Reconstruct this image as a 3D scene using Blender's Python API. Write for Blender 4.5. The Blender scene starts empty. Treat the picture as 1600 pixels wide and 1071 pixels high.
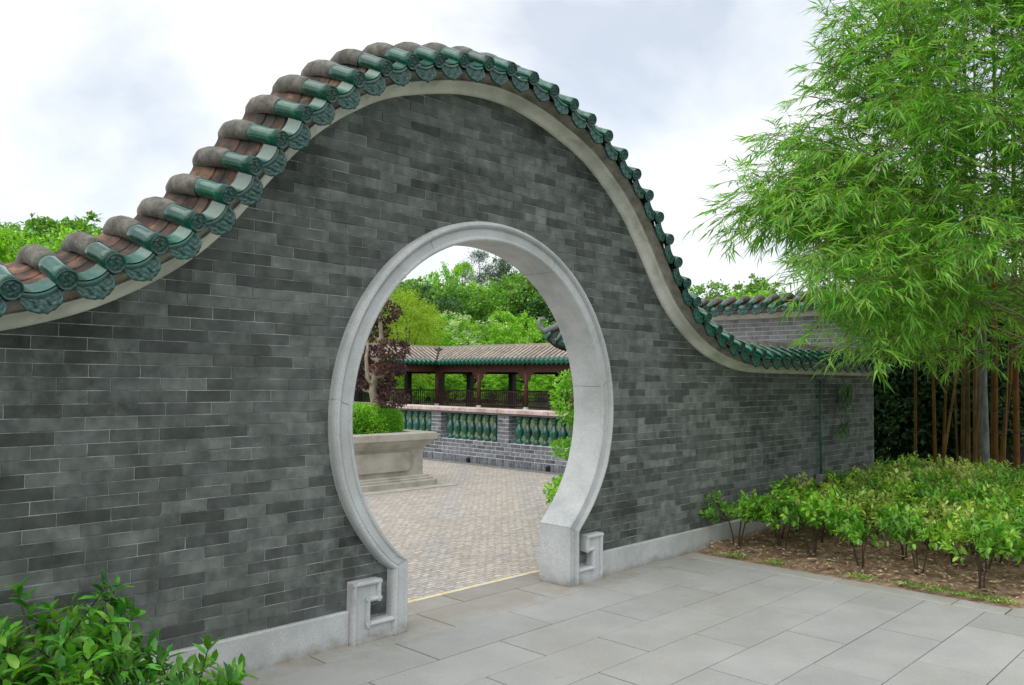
import bpy, math, random
import numpy as np
from mathutils import Matrix, Vector
rnd = random.Random(7)
rng = np.random.default_rng(7)
S = bpy.context.scene
COL = S.collection
R = math.radians

# ------------------------------------------------------------------ camera
CAM = np.array([-4.1469, -4.18052, 1.6])
F, YAW, PITCH, ROLL = 1284.28, R(46.0872), R(2.55106), R(0.59734)
cy, sy, cp, sp = math.cos(YAW), math.sin(YAW), math.cos(PITCH), math.sin(PITCH)
fwd = np.array([sy*cp, cy*cp, sp]); right = np.array([cy, -sy, 0.0]); up = np.cross(right, fwd)
rt = right*math.cos(ROLL)+up*math.sin(ROLL); ut = -right*math.sin(ROLL)+up*math.cos(ROLL)
cam = bpy.data.cameras.new('camera'); camo = bpy.data.objects.new('camera', cam); COL.objects.link(camo)
cam.sensor_width = 36; cam.lens = F/1600*36; cam.clip_end = 2000; cam.clip_start = 0.05
camo.matrix_world = Matrix(((rt[0], ut[0], -fwd[0], CAM[0]), (rt[1], ut[1], -fwd[1], CAM[1]), (rt[2], ut[2], -fwd[2], CAM[2]), (0, 0, 0, 1)))
S.camera = camo

# ------------------------------------------------------------------ sky, sun, exposure
SUN_EL, SUN_AZ = R(60), R(-105)       # azimuth from +Y towards +X
w = bpy.data.worlds.new('World'); S.world = w; w.use_nodes = True
nt = w.node_tree; nt.nodes.clear()
def N(t, **k):
    n = nt.nodes.new(t)
    for a, b in k.items():
        setattr(n, a, b)
    return n
out = N('ShaderNodeOutputWorld'); bg = N('ShaderNodeBackground'); bg.inputs['Strength'].default_value = 0.12
sky = N('ShaderNodeTexSky', sky_type='NISHITA', sun_disc=False, sun_elevation=SUN_EL, sun_rotation=SUN_AZ)
sky.air_density = 1.0; sky.dust_density = 1.5
tc = N('ShaderNodeTexCoord'); mp = N('ShaderNodeMapping'); mp.inputs['Scale'].default_value = (1, 1, 1.5)
mp.inputs['Location'].default_value = (7.7, 4.2, 0.2)
n1 = N('ShaderNodeTexNoise'); n1.inputs['Scale'].default_value = 2.6; n1.inputs['Detail'].default_value = 7; n1.inputs['Roughness'].default_value = 0.52
n1.inputs['Distortion'].default_value = 0.35
rp = N('ShaderNodeValToRGB'); rp.color_ramp.elements[0].position = 0.36; rp.color_ramp.elements[1].position = 0.56
rp.color_ramp.elements[0].color = (0.55, 0.55, 0.55, 1); rp.color_ramp.elements[1].color = (1, 1, 1, 1)
n2 = N('ShaderNodeTexNoise'); n2.inputs['Scale'].default_value = 4.5; n2.inputs['Detail'].default_value = 6
rp2 = N('ShaderNodeValToRGB'); rp2.color_ramp.elements[0].position = 0.35; rp2.color_ramp.elements[1].position = 0.62
rp2.color_ramp.elements[0].color = (6.7, 7.05, 7.4, 1); rp2.color_ramp.elements[1].color = (7.5, 7.65, 7.8, 1)
mx = N('ShaderNodeMixRGB')
L = nt.links.new
L(tc.outputs['Generated'], mp.inputs['Vector']); L(mp.outputs[0], n1.inputs['Vector']); L(mp.outputs[0], n2.inputs['Vector'])
L(n1.outputs['Fac'], rp.inputs['Fac']); L(n2.outputs['Fac'], rp2.inputs['Fac'])
L(rp.outputs['Color'], mx.inputs['Fac']); L(sky.outputs['Color'], mx.inputs['Color1']); L(rp2.outputs['Color'], mx.inputs['Color2'])
L(mx.outputs[0], bg.inputs['Color']); L(bg.outputs[0], out.inputs['Surface'])
sun = bpy.data.lights.new('sun', 'SUN'); sun.energy = 1.5; sun.angle = R(75); sun.color = (1.0, 0.95, 0.88)
suno = bpy.data.objects.new('sun', sun); COL.objects.link(suno)
sd = Vector((math.sin(SUN_AZ)*math.cos(SUN_EL), math.cos(SUN_AZ)*math.cos(SUN_EL), math.sin(SUN_EL)))
suno.rotation_euler = sd.to_track_quat('Z', 'Y').to_euler()
S.view_settings.view_transform = 'Standard'; S.view_settings.look = 'None'
S.view_settings.exposure = 0.35; S.view_settings.gamma = 1.0; S.view_settings.use_curve_mapping = False

# ------------------------------------------------------------------ helpers
def proj(P):
    d = np.asarray(P, float)-CAM; z = d@fwd
    return 800+F*(d@rt)/z, 535.5-F*(d@ut)/z, z
def at(px, py, depth):          # the place seen at photo position (px, py) at a given depth
    r = rt*(px-800)/F - ut*(py-535.5)/F + fwd
    return CAM + r*depth

def obj(name, me, parent=None, loc=None, label=None, cat=None, group=None, kind=None, mat=None):
    o = bpy.data.objects.new(name, me); COL.objects.link(o)
    if parent is not None: o.parent = parent
    if loc is not None: o.location = loc
    tag(o, label, cat, group, kind)
    return o
def tag(o, label=None, cat=None, group=None, kind=None):
    if label: o['label'] = label
    if cat: o['category'] = cat
    if group: o['group'] = group
    if kind: o['kind'] = kind
    return o
def thing(name, label, cat, loc=(0, 0, 0), rz=0, group=None):
    o = bpy.data.objects.new(name, None); COL.objects.link(o); o.empty_display_size = 0.1
    o.location = loc; o.rotation_euler = (0, 0, rz)
    return tag(o, label, cat, group)

class MB:
    """collects shapes into one mesh"""
    def __init__(s): s.v = []; s.f = []; s.m = []; s.sm = []
    def add(s, v, f, mi=0, smooth=False):
        b = len(s.v); s.v += [tuple(map(float, p)) for p in v]
        s.f += [tuple(b+i for i in q) for q in f]; s.m += [mi]*len(f); s.sm += [smooth]*len(f); return s
    def box(s, x0, x1, y0, y1, z0, z1, mi=0):
        return s.add([(x0, y0, z0), (x1, y0, z0), (x1, y1, z0), (x0, y1, z0), (x0, y0, z1), (x1, y0, z1), (x1, y1, z1), (x0, y1, z1)],
                     [(0, 3, 2, 1), (4, 5, 6, 7), (0, 1, 5, 4), (1, 2, 6, 5), (2, 3, 7, 6), (3, 0, 4, 7)], mi)
    def cbox(s, x0, x1, y0, y1, z0, z1, c, mi=0):
        """box with chamfered vertical and top edges"""
        r = lambda d: [(x0+d, y0), (x1-d, y0), (x1, y0+d), (x1, y1-d), (x1-d, y1), (x0+d, y1), (x0, y1-d), (x0, y0+d)]
        a = r(c); ins = [(x0+c, y0+c), (x1-c, y0+c), (x1-c, y0+c), (x1-c, y1-c), (x1-c, y1-c), (x0+c, y1-c), (x0+c, y1-c), (x0+c, y0+c)]
        v = [(x, y, z0) for x, y in a]+[(x, y, z1-c) for x, y in a]
        v += [(x0+c, y0+c, z1), (x1-c, y0+c, z1), (x1-c, y1-c, z1), (x0+c, y1-c, z1)]
        f = [(i, (i+1) % 8, 8+(i+1) % 8, 8+i) for i in range(8)]
        f += [(8, 9, 17, 16), (9, 10, 17), (10, 11, 18, 17), (11, 12, 18), (12, 13, 19, 18), (13, 14, 19), (14, 15, 16, 19), (15, 8, 16), (16, 17, 18, 19), tuple(range(7, -1, -1))]
        return s.add(v, f, mi)
    def prism(s, poly, y0, y1, mi=0):
        """polygon in the xz plane (counter-clockwise seen from -y) pulled from y0 to y1"""
        n = len(poly); v = [(x, y0, z) for x, z in poly]+[(x, y1, z) for x, z in poly]
        f = [tuple(range(n)), tuple(range(2*n-1, n-1, -1))]+[(i, n+i, n+(i+1) % n, (i+1) % n) for i in range(n)]
        return s.add(v, f, mi)
    def tube(s, pts, rad, seg=8, mi=0, cap=True, squash=1.0):
        pts = [np.array(p, float) for p in pts]; n = len(pts)
        if not hasattr(rad, '__len__'): rad = [rad]*n
        V = []; ref = None
        for i in range(n):
            t = pts[min(i+1, n-1)]-pts[max(i-1, 0)]; t = t/(np.linalg.norm(t)+1e-9)
            if ref is None: ref = np.cross(t, [0.3, 0.2, 1.0] if abs(t[2]) < .9 else [1, 0, 0.1])
            ref = ref-t*(ref@t); ref = ref/(np.linalg.norm(ref)+1e-9); b = np.cross(t, ref)
            for k in range(seg):
                a = 2*math.pi*k/seg
                V.append(pts[i]+rad[i]*(math.cos(a)*ref+math.sin(a)*b))
        f = [(i*seg+k, i*seg+(k+1) % seg, (i+1)*seg+(k+1) % seg, (i+1)*seg+k) for i in range(n-1) for k in range(seg)]
        s.add(V, f, mi, True)
        if cap:
            b = len(s.v)-n*seg
            s.f.append(tuple(b+k for k in range(seg-1, -1, -1))); s.f.append(tuple(b+(n-1)*seg+k for k in range(seg))); s.m += [mi, mi]; s.sm += [False, False]
        return s
    def lathe(s, prof, seg=12, cx=0, cy=0, mi=0):
        V = [(cx+r*math.cos(2*math.pi*k/seg), cy+r*math.sin(2*math.pi*k/seg), z) for r, z in prof for k in range(seg)]
        n = len(prof)
        f = [(i*seg+k, i*seg+(k+1) % seg, (i+1)*seg+(k+1) % seg, (i+1)*seg+k) for i in range(n-1) for k in range(seg)]
        s.add(V, f, mi, True); b = len(s.v)-n*seg
        s.f.append(tuple(b+(n-1)*seg+k for k in range(seg))); s.m.append(mi); s.sm.append(False)
        return s
    def mesh(s, name, *mats):
        me = bpy.data.meshes.new(name); me.from_pydata(s.v, [], s.f)
        me.polygons.foreach_set('material_index', s.m); me.polygons.foreach_set('use_smooth', s.sm)
        for m in mats: me.materials.append(m)
        me.update(); return me

def npmesh(name, V, Fc, mat, smooth=False, mi=None, mats=None):
    """mesh from numpy arrays, all faces with the same corner count"""
    V = np.asarray(V, np.float32); Fc = np.asarray(Fc, np.int32); k = Fc.shape[1]
    me = bpy.data.meshes.new(name)
    me.vertices.add(len(V)); me.vertices.foreach_set('co', V.ravel())
    me.loops.add(Fc.size); me.loops.foreach_set('vertex_index', Fc.ravel())
    me.polygons.add(len(Fc)); me.polygons.foreach_set('loop_start', np.arange(0, Fc.size, k, dtype=np.int32))
    try: me.polygons.foreach_set('loop_total', np.full(len(Fc), k, np.int32))
    except Exception: pass
    me.polygons.foreach_set('use_smooth', np.full(len(Fc), smooth))
    for m in (mats or [mat]): me.materials.append(m)
    if mi is not None: me.polygons.foreach_set('material_index', np.asarray(mi, np.int32))
    me.update(calc_edges=True); return me

def unit(a): return a/(np.linalg.norm(a, axis=-1, keepdims=True)+1e-9)
def leafset(P, D, Nn, Ln, W, droop=0.2, kind='lance'):
    """leaf blades: base P, direction D, face normal Nn, length Ln, width W -> verts, tris"""
    P = np.asarray(P, float); n = len(P); D = unit(np.asarray(D, float)); Nn = np.asarray(Nn, float)
    Sd = unit(np.cross(D, Nn)); Nn = unit(np.cross(Sd, D)); Ln = np.asarray(Ln, float)[:, None]; W = np.asarray(W, float)[:, None]
    dr = np.asarray(droop, float)*np.ones((n, 1))
    def pt(u, s, fold): return P+D*Ln*u+Sd*W*s+Nn*(W*fold-dr*Ln*u*u)
    if kind == 'lance':
        pts = [pt(0, 0, 0), pt(.38, .5, .12), pt(.4, 0, -.06), pt(.38, -.5, .12), pt(1, 0, 0)]
        tri = [(0, 1, 2), (0, 2, 3), (1, 4, 2), (2, 4, 3)]
    elif kind == 'ellip':
        pts = [pt(0, 0, 0), pt(.28, .42, .14), pt(.3, 0, -.04), pt(.28, -.42, .14), pt(.66, .42, .14), pt(.68, 0, -.04), pt(.66, -.42, .14), pt(1, 0, 0)]
        tri = [(0, 1, 2), (0, 2, 3), (1, 4, 5), (1, 5, 2), (2, 5, 6), (2, 6, 3), (4, 7, 5), (5, 7, 6)]
    else:
        pts = [pt(0, 0, 0), pt(.5, .5, .1), pt(.5, -.5, .1), pt(1, 0, 0)]
        tri = [(0, 1, 2), (1, 3, 2)]
    k = len(pts); V = np.stack(pts, 1).reshape(-1, 3)
    T = (np.arange(n)[:, None, None]*k+np.array(tri)[None]).reshape(-1, 3)
    return V, T
def join(parts):
    V = []; T = []; b = 0
    for v, t in parts: V.append(v); T.append(t+b); b += len(v)
    return np.concatenate(V), np.concatenate(T)

# ------------------------------------------------------------------ materials
def mat(name, cols, scale=6.0, detail=5, rough=0.8, bump=0.15, bscale=60, rand=None, ramt=0.25, hamt=0.0, stretch=(1, 1, 1),
        stain=None, blots=None, edge=None, spec=0.4, coat=0.0, trans=0.0, coord='pos', speck=None, rough2=None, lo=0.35, hi=0.65, bdist=0.004):
    m = bpy.data.materials.new(name); m.use_nodes = True; t = m.node_tree; t.nodes.clear(); lk = t.links.new
    def A(ty, **k):
        n = t.nodes.new(ty)
        for a, b in k.items(): setattr(n, a, b)
        return n
    o = A('ShaderNodeOutputMaterial'); p = A('ShaderNodeBsdfPrincipled')
    p.inputs['Roughness'].default_value = rough; p.inputs['Specular IOR Level'].default_value = spec; p.inputs['Coat Weight'].default_value = coat
    p.inputs['Coat Roughness'].default_value = 0.08
    if coord == 'pos': src = A('ShaderNodeNewGeometry').outputs['Position']
    else: src = A('ShaderNodeTexCoord').outputs['Object']
    mpg = A('ShaderNodeMapping'); mpg.inputs['Scale'].default_value = stretch; lk(src, mpg.inputs['Vector'])
    nz = A('ShaderNodeTexNoise'); nz.inputs['Scale'].default_value = scale; nz.inputs['Detail'].default_value = detail; nz.inputs['Roughness'].default_value = 0.6
    lk(mpg.outputs[0], nz.inputs['Vector'])
    rmp = A('ShaderNodeValToRGB'); e = rmp.color_ramp.elements
    while len(e) < len(cols): e.new(0.5)
    for i, c in enumerate(cols):
        e[i].position = lo+(hi-lo)*i/max(1, len(cols)-1); e[i].color = (*c, 1)
    lk(nz.outputs['Fac'], rmp.inputs['Fac']); colr = rmp.outputs['Color']
    if speck:
        sc, cs, amt = speck
        n3 = A('ShaderNodeTexNoise'); n3.inputs['Scale'].default_value = sc; n3.inputs['Detail'].default_value = 2
        r3 = A('ShaderNodeValToRGB'); r3.color_ramp.elements[0].position = 0.52; r3.color_ramp.elements[1].position = 0.68
        lk(src, n3.inputs['Vector']); lk(n3.outputs['Fac'], r3.inputs['Fac'])
        ml = A('ShaderNodeMath', operation='MULTIPLY'); ml.inputs[1].default_value = amt; lk(r3.outputs['Color'], ml.inputs[0])
        mm = A('ShaderNodeMixRGB'); mm.inputs['Color2'].default_value = (*cs, 1); lk(ml.outputs[0], mm.inputs['Fac']); lk(colr, mm.inputs['Color1']); colr = mm.outputs[0]
    if stain:
        for (sc, st, c, a, b, amt) in stain:
            m2 = A('ShaderNodeMapping'); m2.inputs['Scale'].default_value = st; m2.inputs['Location'].default_value = (sc*3.1, 1.7, sc); lk(src, m2.inputs['Vector'])
            n3 = A('ShaderNodeTexNoise'); n3.inputs['Scale'].default_value = sc; n3.inputs['Detail'].default_value = 6; n3.inputs['Roughness'].default_value = 0.62
            lk(m2.outputs[0], n3.inputs['Vector'])
            r3 = A('ShaderNodeValToRGB'); r3.color_ramp.elements[0].position = a; r3.color_ramp.elements[1].position = b
            lk(n3.outputs['Fac'], r3.inputs['Fac'])
            ml = A('ShaderNodeMath', operation='MULTIPLY'); ml.inputs[1].default_value = amt; lk(r3.outputs['Color'], ml.inputs[0])
            mm = A('ShaderNodeMixRGB'); mm.inputs['Color2'].default_value = (*c, 1); lk(ml.outputs[0], mm.inputs['Fac']); lk(colr, mm.inputs['Color1']); colr = mm.outputs[0]
    if edge:
        for (ax, v0, v1, c_, amt) in edge:
            sp_ = A('ShaderNodeSeparateXYZ'); lk(src, sp_.inputs[0]); mr = A('ShaderNodeMapRange'); mr.inputs['From Min'].default_value = v0; mr.inputs['From Max'].default_value = v1; mr.inputs['To Max'].default_value = .36
            lk(sp_.outputs[ax], mr.inputs['Value']); n3 = A('ShaderNodeTexNoise'); n3.inputs['Scale'].default_value = 4.5; n3.inputs['Detail'].default_value = 8; n3.inputs['Roughness'].default_value = .68; lk(src, n3.inputs['Vector'])
            ad_ = A('ShaderNodeMath', operation='ADD'); lk(mr.outputs[0], ad_.inputs[0]); lk(n3.outputs['Fac'], ad_.inputs[1])
            r3 = A('ShaderNodeValToRGB'); r3.color_ramp.elements[0].position = .62; r3.color_ramp.elements[1].position = .88; lk(ad_.outputs[0], r3.inputs['Fac'])
            ml = A('ShaderNodeMath', operation='MULTIPLY'); ml.inputs[1].default_value = amt; lk(r3.outputs['Color'], ml.inputs[0])
            mm = A('ShaderNodeMixRGB'); mm.inputs['Color2'].default_value = (*c_, 1); lk(ml.outputs[0], mm.inputs['Fac']); lk(colr, mm.inputs['Color1']); colr = mm.outputs[0]
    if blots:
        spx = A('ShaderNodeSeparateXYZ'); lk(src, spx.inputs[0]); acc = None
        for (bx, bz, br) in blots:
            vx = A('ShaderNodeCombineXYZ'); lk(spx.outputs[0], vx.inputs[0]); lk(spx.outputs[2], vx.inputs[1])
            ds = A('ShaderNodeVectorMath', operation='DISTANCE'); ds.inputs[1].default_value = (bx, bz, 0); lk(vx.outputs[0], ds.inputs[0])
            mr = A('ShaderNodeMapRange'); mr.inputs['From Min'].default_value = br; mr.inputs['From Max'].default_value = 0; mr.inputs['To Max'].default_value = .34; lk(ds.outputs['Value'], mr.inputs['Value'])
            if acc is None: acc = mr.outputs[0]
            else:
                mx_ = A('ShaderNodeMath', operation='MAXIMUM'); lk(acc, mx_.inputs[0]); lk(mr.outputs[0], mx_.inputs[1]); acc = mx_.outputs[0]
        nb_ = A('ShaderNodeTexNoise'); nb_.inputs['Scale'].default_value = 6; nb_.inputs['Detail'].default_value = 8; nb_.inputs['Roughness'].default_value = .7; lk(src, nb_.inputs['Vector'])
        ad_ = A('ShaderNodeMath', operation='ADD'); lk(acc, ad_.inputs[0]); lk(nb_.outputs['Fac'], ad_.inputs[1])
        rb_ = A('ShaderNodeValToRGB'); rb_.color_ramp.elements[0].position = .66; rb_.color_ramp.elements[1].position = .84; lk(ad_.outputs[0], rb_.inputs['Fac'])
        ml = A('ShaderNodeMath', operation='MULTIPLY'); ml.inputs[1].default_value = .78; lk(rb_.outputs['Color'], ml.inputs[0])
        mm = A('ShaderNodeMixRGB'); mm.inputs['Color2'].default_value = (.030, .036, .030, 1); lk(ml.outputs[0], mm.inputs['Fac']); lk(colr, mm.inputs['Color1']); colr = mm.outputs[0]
    if rand:
        rv = A('ShaderNodeObjectInfo').outputs['Random'] if rand == 'obj' else A('ShaderNodeNewGeometry').outputs['Random Per Island']
        hs = A('ShaderNodeHueSaturation')
        mr = A('ShaderNodeMapRange'); mr.inputs['To Min'].default_value = 1-ramt; mr.inputs['To Max'].default_value = 1+ramt; lk(rv, mr.inputs['Value'])
        lk(mr.outputs[0], hs.inputs['Value'])
        if hamt:
            wn = A('ShaderNodeTexWhiteNoise', noise_dimensions='1D'); lk(rv, wn.inputs['W'])
            mh = A('ShaderNodeMapRange'); mh.inputs['To Min'].default_value = 0.5-hamt; mh.inputs['To Max'].default_value = 0.5+hamt; lk(wn.outputs['Value'], mh.inputs['Value']); lk(mh.outputs[0], hs.inputs['Hue'])
        lk(colr, hs.inputs['Color']); colr = hs.outputs[0]
    lk(colr, p.inputs['Base Color'])
    if rough2 is not None:
        mr = A('ShaderNodeMapRange'); mr.inputs['To Min'].default_value = rough; mr.inputs['To Max'].default_value = rough2; lk(nz.outputs['Fac'], mr.inputs['Value']); lk(mr.outputs[0], p.inputs['Roughness'])
    if bump:
        nb = A('ShaderNodeTexNoise'); nb.inputs['Scale'].default_value = bscale; nb.inputs['Detail'].default_value = 4; lk(src, nb.inputs['Vector'])
        bp = A('ShaderNodeBump'); bp.inputs['Strength'].default_value = bump; bp.inputs['Distance'].default_value = bdist; lk(nb.outputs['Fac'], bp.inputs['Height']); lk(bp.outputs[0], p.inputs['Normal'])
    sh = p.outputs[0]
    if trans:
        tr = A('ShaderNodeBsdfTranslucent'); hs2 = A('ShaderNodeHueSaturation'); hs2.inputs['Value'].default_value = 1.3; hs2.inputs['Saturation'].default_value = 1.1; hs2.inputs['Hue'].default_value = 0.49
        lk(colr, hs2.inputs['Color']); lk(hs2.outputs[0], tr.inputs['Color'])
        ms = A('ShaderNodeMixShader'); ms.inputs['Fac'].default_value = trans; lk(sh, ms.inputs[1]); lk(tr.outputs[0], ms.inputs[2]); sh = ms.outputs[0]
    lk(sh, o.inputs['Surface']); return m

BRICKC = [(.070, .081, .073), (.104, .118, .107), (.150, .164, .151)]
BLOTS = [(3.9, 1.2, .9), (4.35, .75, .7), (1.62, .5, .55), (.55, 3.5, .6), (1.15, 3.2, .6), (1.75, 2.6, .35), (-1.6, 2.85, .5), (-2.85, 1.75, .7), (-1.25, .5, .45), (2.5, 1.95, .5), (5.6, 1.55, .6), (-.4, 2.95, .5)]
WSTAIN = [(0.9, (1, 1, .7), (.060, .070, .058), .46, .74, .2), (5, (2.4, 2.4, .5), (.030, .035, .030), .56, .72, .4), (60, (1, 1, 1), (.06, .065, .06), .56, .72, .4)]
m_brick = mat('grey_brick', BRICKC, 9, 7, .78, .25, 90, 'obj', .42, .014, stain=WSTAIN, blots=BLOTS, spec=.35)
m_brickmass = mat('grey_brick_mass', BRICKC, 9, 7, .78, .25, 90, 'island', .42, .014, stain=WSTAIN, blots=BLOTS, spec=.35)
m_mortar = mat('lime_mortar', [(.10, .11, .10), (.27, .285, .27), (.56, .57, .55)], 5, 6, .9, .3, 120, lo=.32, hi=.62)
m_mortar2 = mat('white_pointing', [(.62, .63, .65), (.80, .81, .82)], 5, 6, .9, .3, 120)
m_brick2 = mat('slate_brick', [(.10, .11, .125), (.17, .18, .20), (.24, .25, .27)], 14, 6, .8, .25, 90, 'obj', .35, .01)
m_brick2m = mat('slate_brick_mass', [(.10, .11, .125), (.17, .18, .20), (.24, .25, .27)], 14, 6, .8, .25, 90, 'island', .35, .01)
m_brick3 = mat('pale_grey_brick', [(.16, .16, .17), (.22, .22, .23), (.27, .27, .28)], 9, 6, .8, .25, 90, 'obj', .2, .01)
m_brick3m = mat('pale_grey_brick_mass', [(.16, .16, .17), (.22, .22, .23), (.27, .27, .28)], 9, 6, .8, .25, 90, 'island', .2, .01)
m_granite = mat('granite', [(.42, .445, .44), (.52, .54, .535), (.575, .595, .59)], 3, 6, .72, .25, 260, speck=(260, (.20, .21, .21), .85), spec=.35,
                stain=[(1.6, (1, 1, .5), (.33, .34, .31), .56, .75, .6), (70, (1, 1, 1), (.12, .125, .12), .66, .72, .7), (5, (1, 1, 1), (.36, .36, .32), .55, .75, .4)], edge=[(2, .10, -.01, (.20, .17, .125), .75)])
m_plaster = mat('plaster', [(0.515, 0.526, 0.459), (0.650, 0.650, 0.571), (0.739, 0.728, 0.650)], 4, 7, .88, .3, 70, stain=[(6, (.6, 1, 1), (.28, .28, .23), .54, .7, .6), (1.3, (1, 1, 1), (.33, .34, .28), .5, .7, .6), (40, (1, 1, 1), (.22, .2, .17), .62, .7, .5)])
m_fascia = mat('dirty_mortar', [(.22, .20, .165), (.33, .31, .265), (.45, .43, .375)], 8, 7, .92, .4, 70)
m_glaze = mat('green_glaze', [(0.001, 0.058, 0.033), (0.001, 0.086, 0.050), (0.007, 0.119, 0.079)], 22, 4, .20, .02, 40, 'obj', .3, .016, spec=.6, coat=.5, coord='obj', bdist=.002)
m_glazerel = mat('green_glaze_relief', [(0.002, 0.039, 0.030), (0.006, 0.069, 0.054), (0.021, 0.126, 0.102)], 60, 4, .22, .5, 110, 'obj', .2, .012, spec=.55, coat=.4, coord='obj', bdist=.004)
m_ridge = mat('weathered_ridge', [(.095, .09, .075), (.16, .15, .13), (.24, .225, .195)], 16, 7, .92, .6, 70, 'obj', .15, .01, speck=(130, (.30, .29, .26), .5), stain=[(7, (1, 1, 1), (.06, .058, .048), .52, .68, .65)])
m_pan = mat('terracotta', [(.06, .052, .046), (.125, .082, .063), (.30, .165, .115)], 9, 6, .88, .4, 90, 'obj', .35, .02, lo=.40, hi=.66)
m_slab = mat('paving_granite', [(.332, .340, .326), (.368, .374, .358), (.408, .412, .392)], 2.2, 7, .72, .18, 220, 'obj', .06, .008, speck=(420, (.22, .22, .22), .45), spec=.3,
             stain=[(1.1, (1, 1, 1), (.345, .33, .285), .5, .72, .6), (.55, (1, 1.8, 1), (.27, .26, .235), .62, .8, .4), (16, (1, 1, 1), (.22, .22, .21), .64, .74, .3), (75, (1, 1, 1), (.22, .225, .22), .52, .70, .45), (38, (1, 1, 1), (.45, .46, .45), .56, .72, .35)],
             edge=[(1, -.42, .0, (.25, .215, .165), .6), (0, 2.2, 2.64, (.27, .235, .18), .45)])
m_joint = mat('slab_joint', [(.028, .028, .026), (.06, .058, .05)], 9, 5, .95, .2, 80)
m_yellow = mat('yellow_edge', [(.62, .50, .22), (.75, .66, .42), (.55, .54, .50)], 12, 5, .85, .2, 90)
m_soil = mat('soil', [(.15, .10, .06), (.27, .185, .115), (.40, .29, .19)], 11, 8, .95, .9, 60, bdist=.02)
m_litter = mat('leaf_litter', [(.24, .15, .085), (.38, .26, .16), (.52, .40, .27)], 30, 3, .9, 0, rand='island', ramt=.5, hamt=.02)
m_lawn = mat('lawn', [(.04, .075, .02), (.07, .12, .03), (.10, .15, .05)], 3, 7, .95, .6, 30, bdist=.05)
m_stone = mat('planter_stone', [(.36, .345, .30), (.48, .46, .405), (.55, .53, .475)], 3, 7, .85, .3, 140, speck=(260, (.22, .2, .17), .4), stain=[(2, (1, 1, .6), (.26, .24, .20), .54, .74, .6)])
m_cope = mat('pink_coping', [(.42, .29, .26), (.56, .44, .41), (.66, .58, .55)], 6, 6, .8, .2, 90, 'obj', .1)
m_wood = mat('red_wood', [(.085, .024, .022), (.14, .042, .038), (.19, .065, .055)], 20, 4, .45, .1, 90, spec=.4)
m_rail = mat('rail_wood', [(.030, .014, .014), (.05, .024, .022), (.075, .036, .032)], 20, 4, .5, .1, 90)
m_tanbark = mat('tan_bark', [(.20, .16, .12), (.33, .275, .21), (.42, .36, .28)], 18, 6, .92, .7, 60, stretch=(1, 1, .3), bdist=.01)
m_darkwood = mat('dark_wood', [(.014, .010, .009), (.022, .015, .014)], 20, 4, .6, .1, 90)
m_tileroof = mat('tan_roof_tile', [(0.275, 0.232, 0.184), (0.372, 0.324, 0.266), (0.454, 0.408, 0.346)], 8, 6, .85, .4, 60, 'obj', .14, .01)
m_tilegap = mat('roof_gap', [(.03, .024, .02), (.06, .048, .04)], 8, 5, .9, .3, 60)
m_bark = mat('bark', [(.08, .065, .05), (.16, .135, .105), (.22, .19, .155)], 18, 6, .92, .7, 60, stretch=(1, 1, .3), bdist=.01)
m_twig = mat('twig', [(.045, .032, .022), (.085, .062, .042)], 18, 4, .9, .3, 60)
m_greybark = mat('grey_bark', [(.09, .10, .095), (.15, .16, .15), (.21, .22, .205)], 14, 6, .9, .5, 70, stretch=(1, 1, .4), bdist=.006)
m_culm = mat('golden_culm', [(0.122, 0.063, 0.015), (0.197, 0.105, 0.023), (0.245, 0.143, 0.037)], 6, 4, .38, .05, 60, 'obj', .25, .015, stretch=(1, 1, .25), spec=.5)
m_culmgreen = mat('olive_culm', [(.075, .05, .018), (.12, .082, .028), (.17, .115, .04)], 6, 4, .4, .05, 60, 'obj', .25, .015, stretch=(1, 1, .25), spec=.5)
m_twiggreen = mat('green_twig', [(.10, .13, .03), (.16, .19, .05), (.24, .22, .08)], 10, 4, .5, 0)
m_node = mat('culm_node', [(.04, .025, .012), (.09, .055, .025)], 20, 4, .6, .1, 60)
m_pipe = mat('green_pipe', [(.04, .10, .085), (.06, .14, .12)], 30, 3, .5, .05, 60)
m_black = mat('black_iron', [(.008, .008, .008), (.02, .02, .02)], 30, 3, .6, .1, 60)
m_concrete = mat('concrete', [(.16, .17, .16), (.24, .25, .24)], 6, 6, .9, .3, 90)
def leafmat(name, c0, c1, c2, ramt=.35, hamt=.02, trans=.38, rough=.45, spec=.35, scale=2.5):
    return mat(name, [c0, c1, c2], scale, 3, rough, 0, rand='island', ramt=ramt, hamt=hamt, trans=trans, spec=spec)
l_bamboo = leafmat('bamboo_leaf', (0.138, 0.367, 0.043), (0.215, 0.483, 0.064), (0.327, 0.557, 0.111), .5, .024, .5, .34, .6)
l_shrub = leafmat('shrub_leaf', (0.109, 0.304, 0.035), (0.180, 0.437, 0.046), (0.341, 0.569, 0.068), .42, .022, .34, .32, .5)
l_shrubyel = leafmat('shrub_leaf_pale', (0.230, 0.393, 0.059), (0.384, 0.528, 0.102), (0.583, 0.648, 0.205), .4, .03, .36, .34, .5)
l_bush = leafmat('bush_leaf', (0.059, 0.230, 0.024), (0.102, 0.325, 0.034), (0.188, 0.443, 0.051), .35, .02, .32, .3, .5, 6)
m_bushleaf = mat('bush_leaf_single', [(0.040, 0.165, 0.019), (0.071, 0.248, 0.028), (0.153, 0.378, 0.047)], 14, 3, .42, 0, rand='obj', ramt=.5, hamt=.022, trans=.34, spec=.38)
l_tree = leafmat('tree_leaf', (0.102, 0.255, 0.034), (0.171, 0.375, 0.051), (0.239, 0.477, 0.068), .4, .02, .3)
l_bright = leafmat('bright_tree_leaf', (0.171, 0.409, 0.034), (0.273, 0.563, 0.051), (0.375, 0.682, 0.086), .35, .02, .35)
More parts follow.
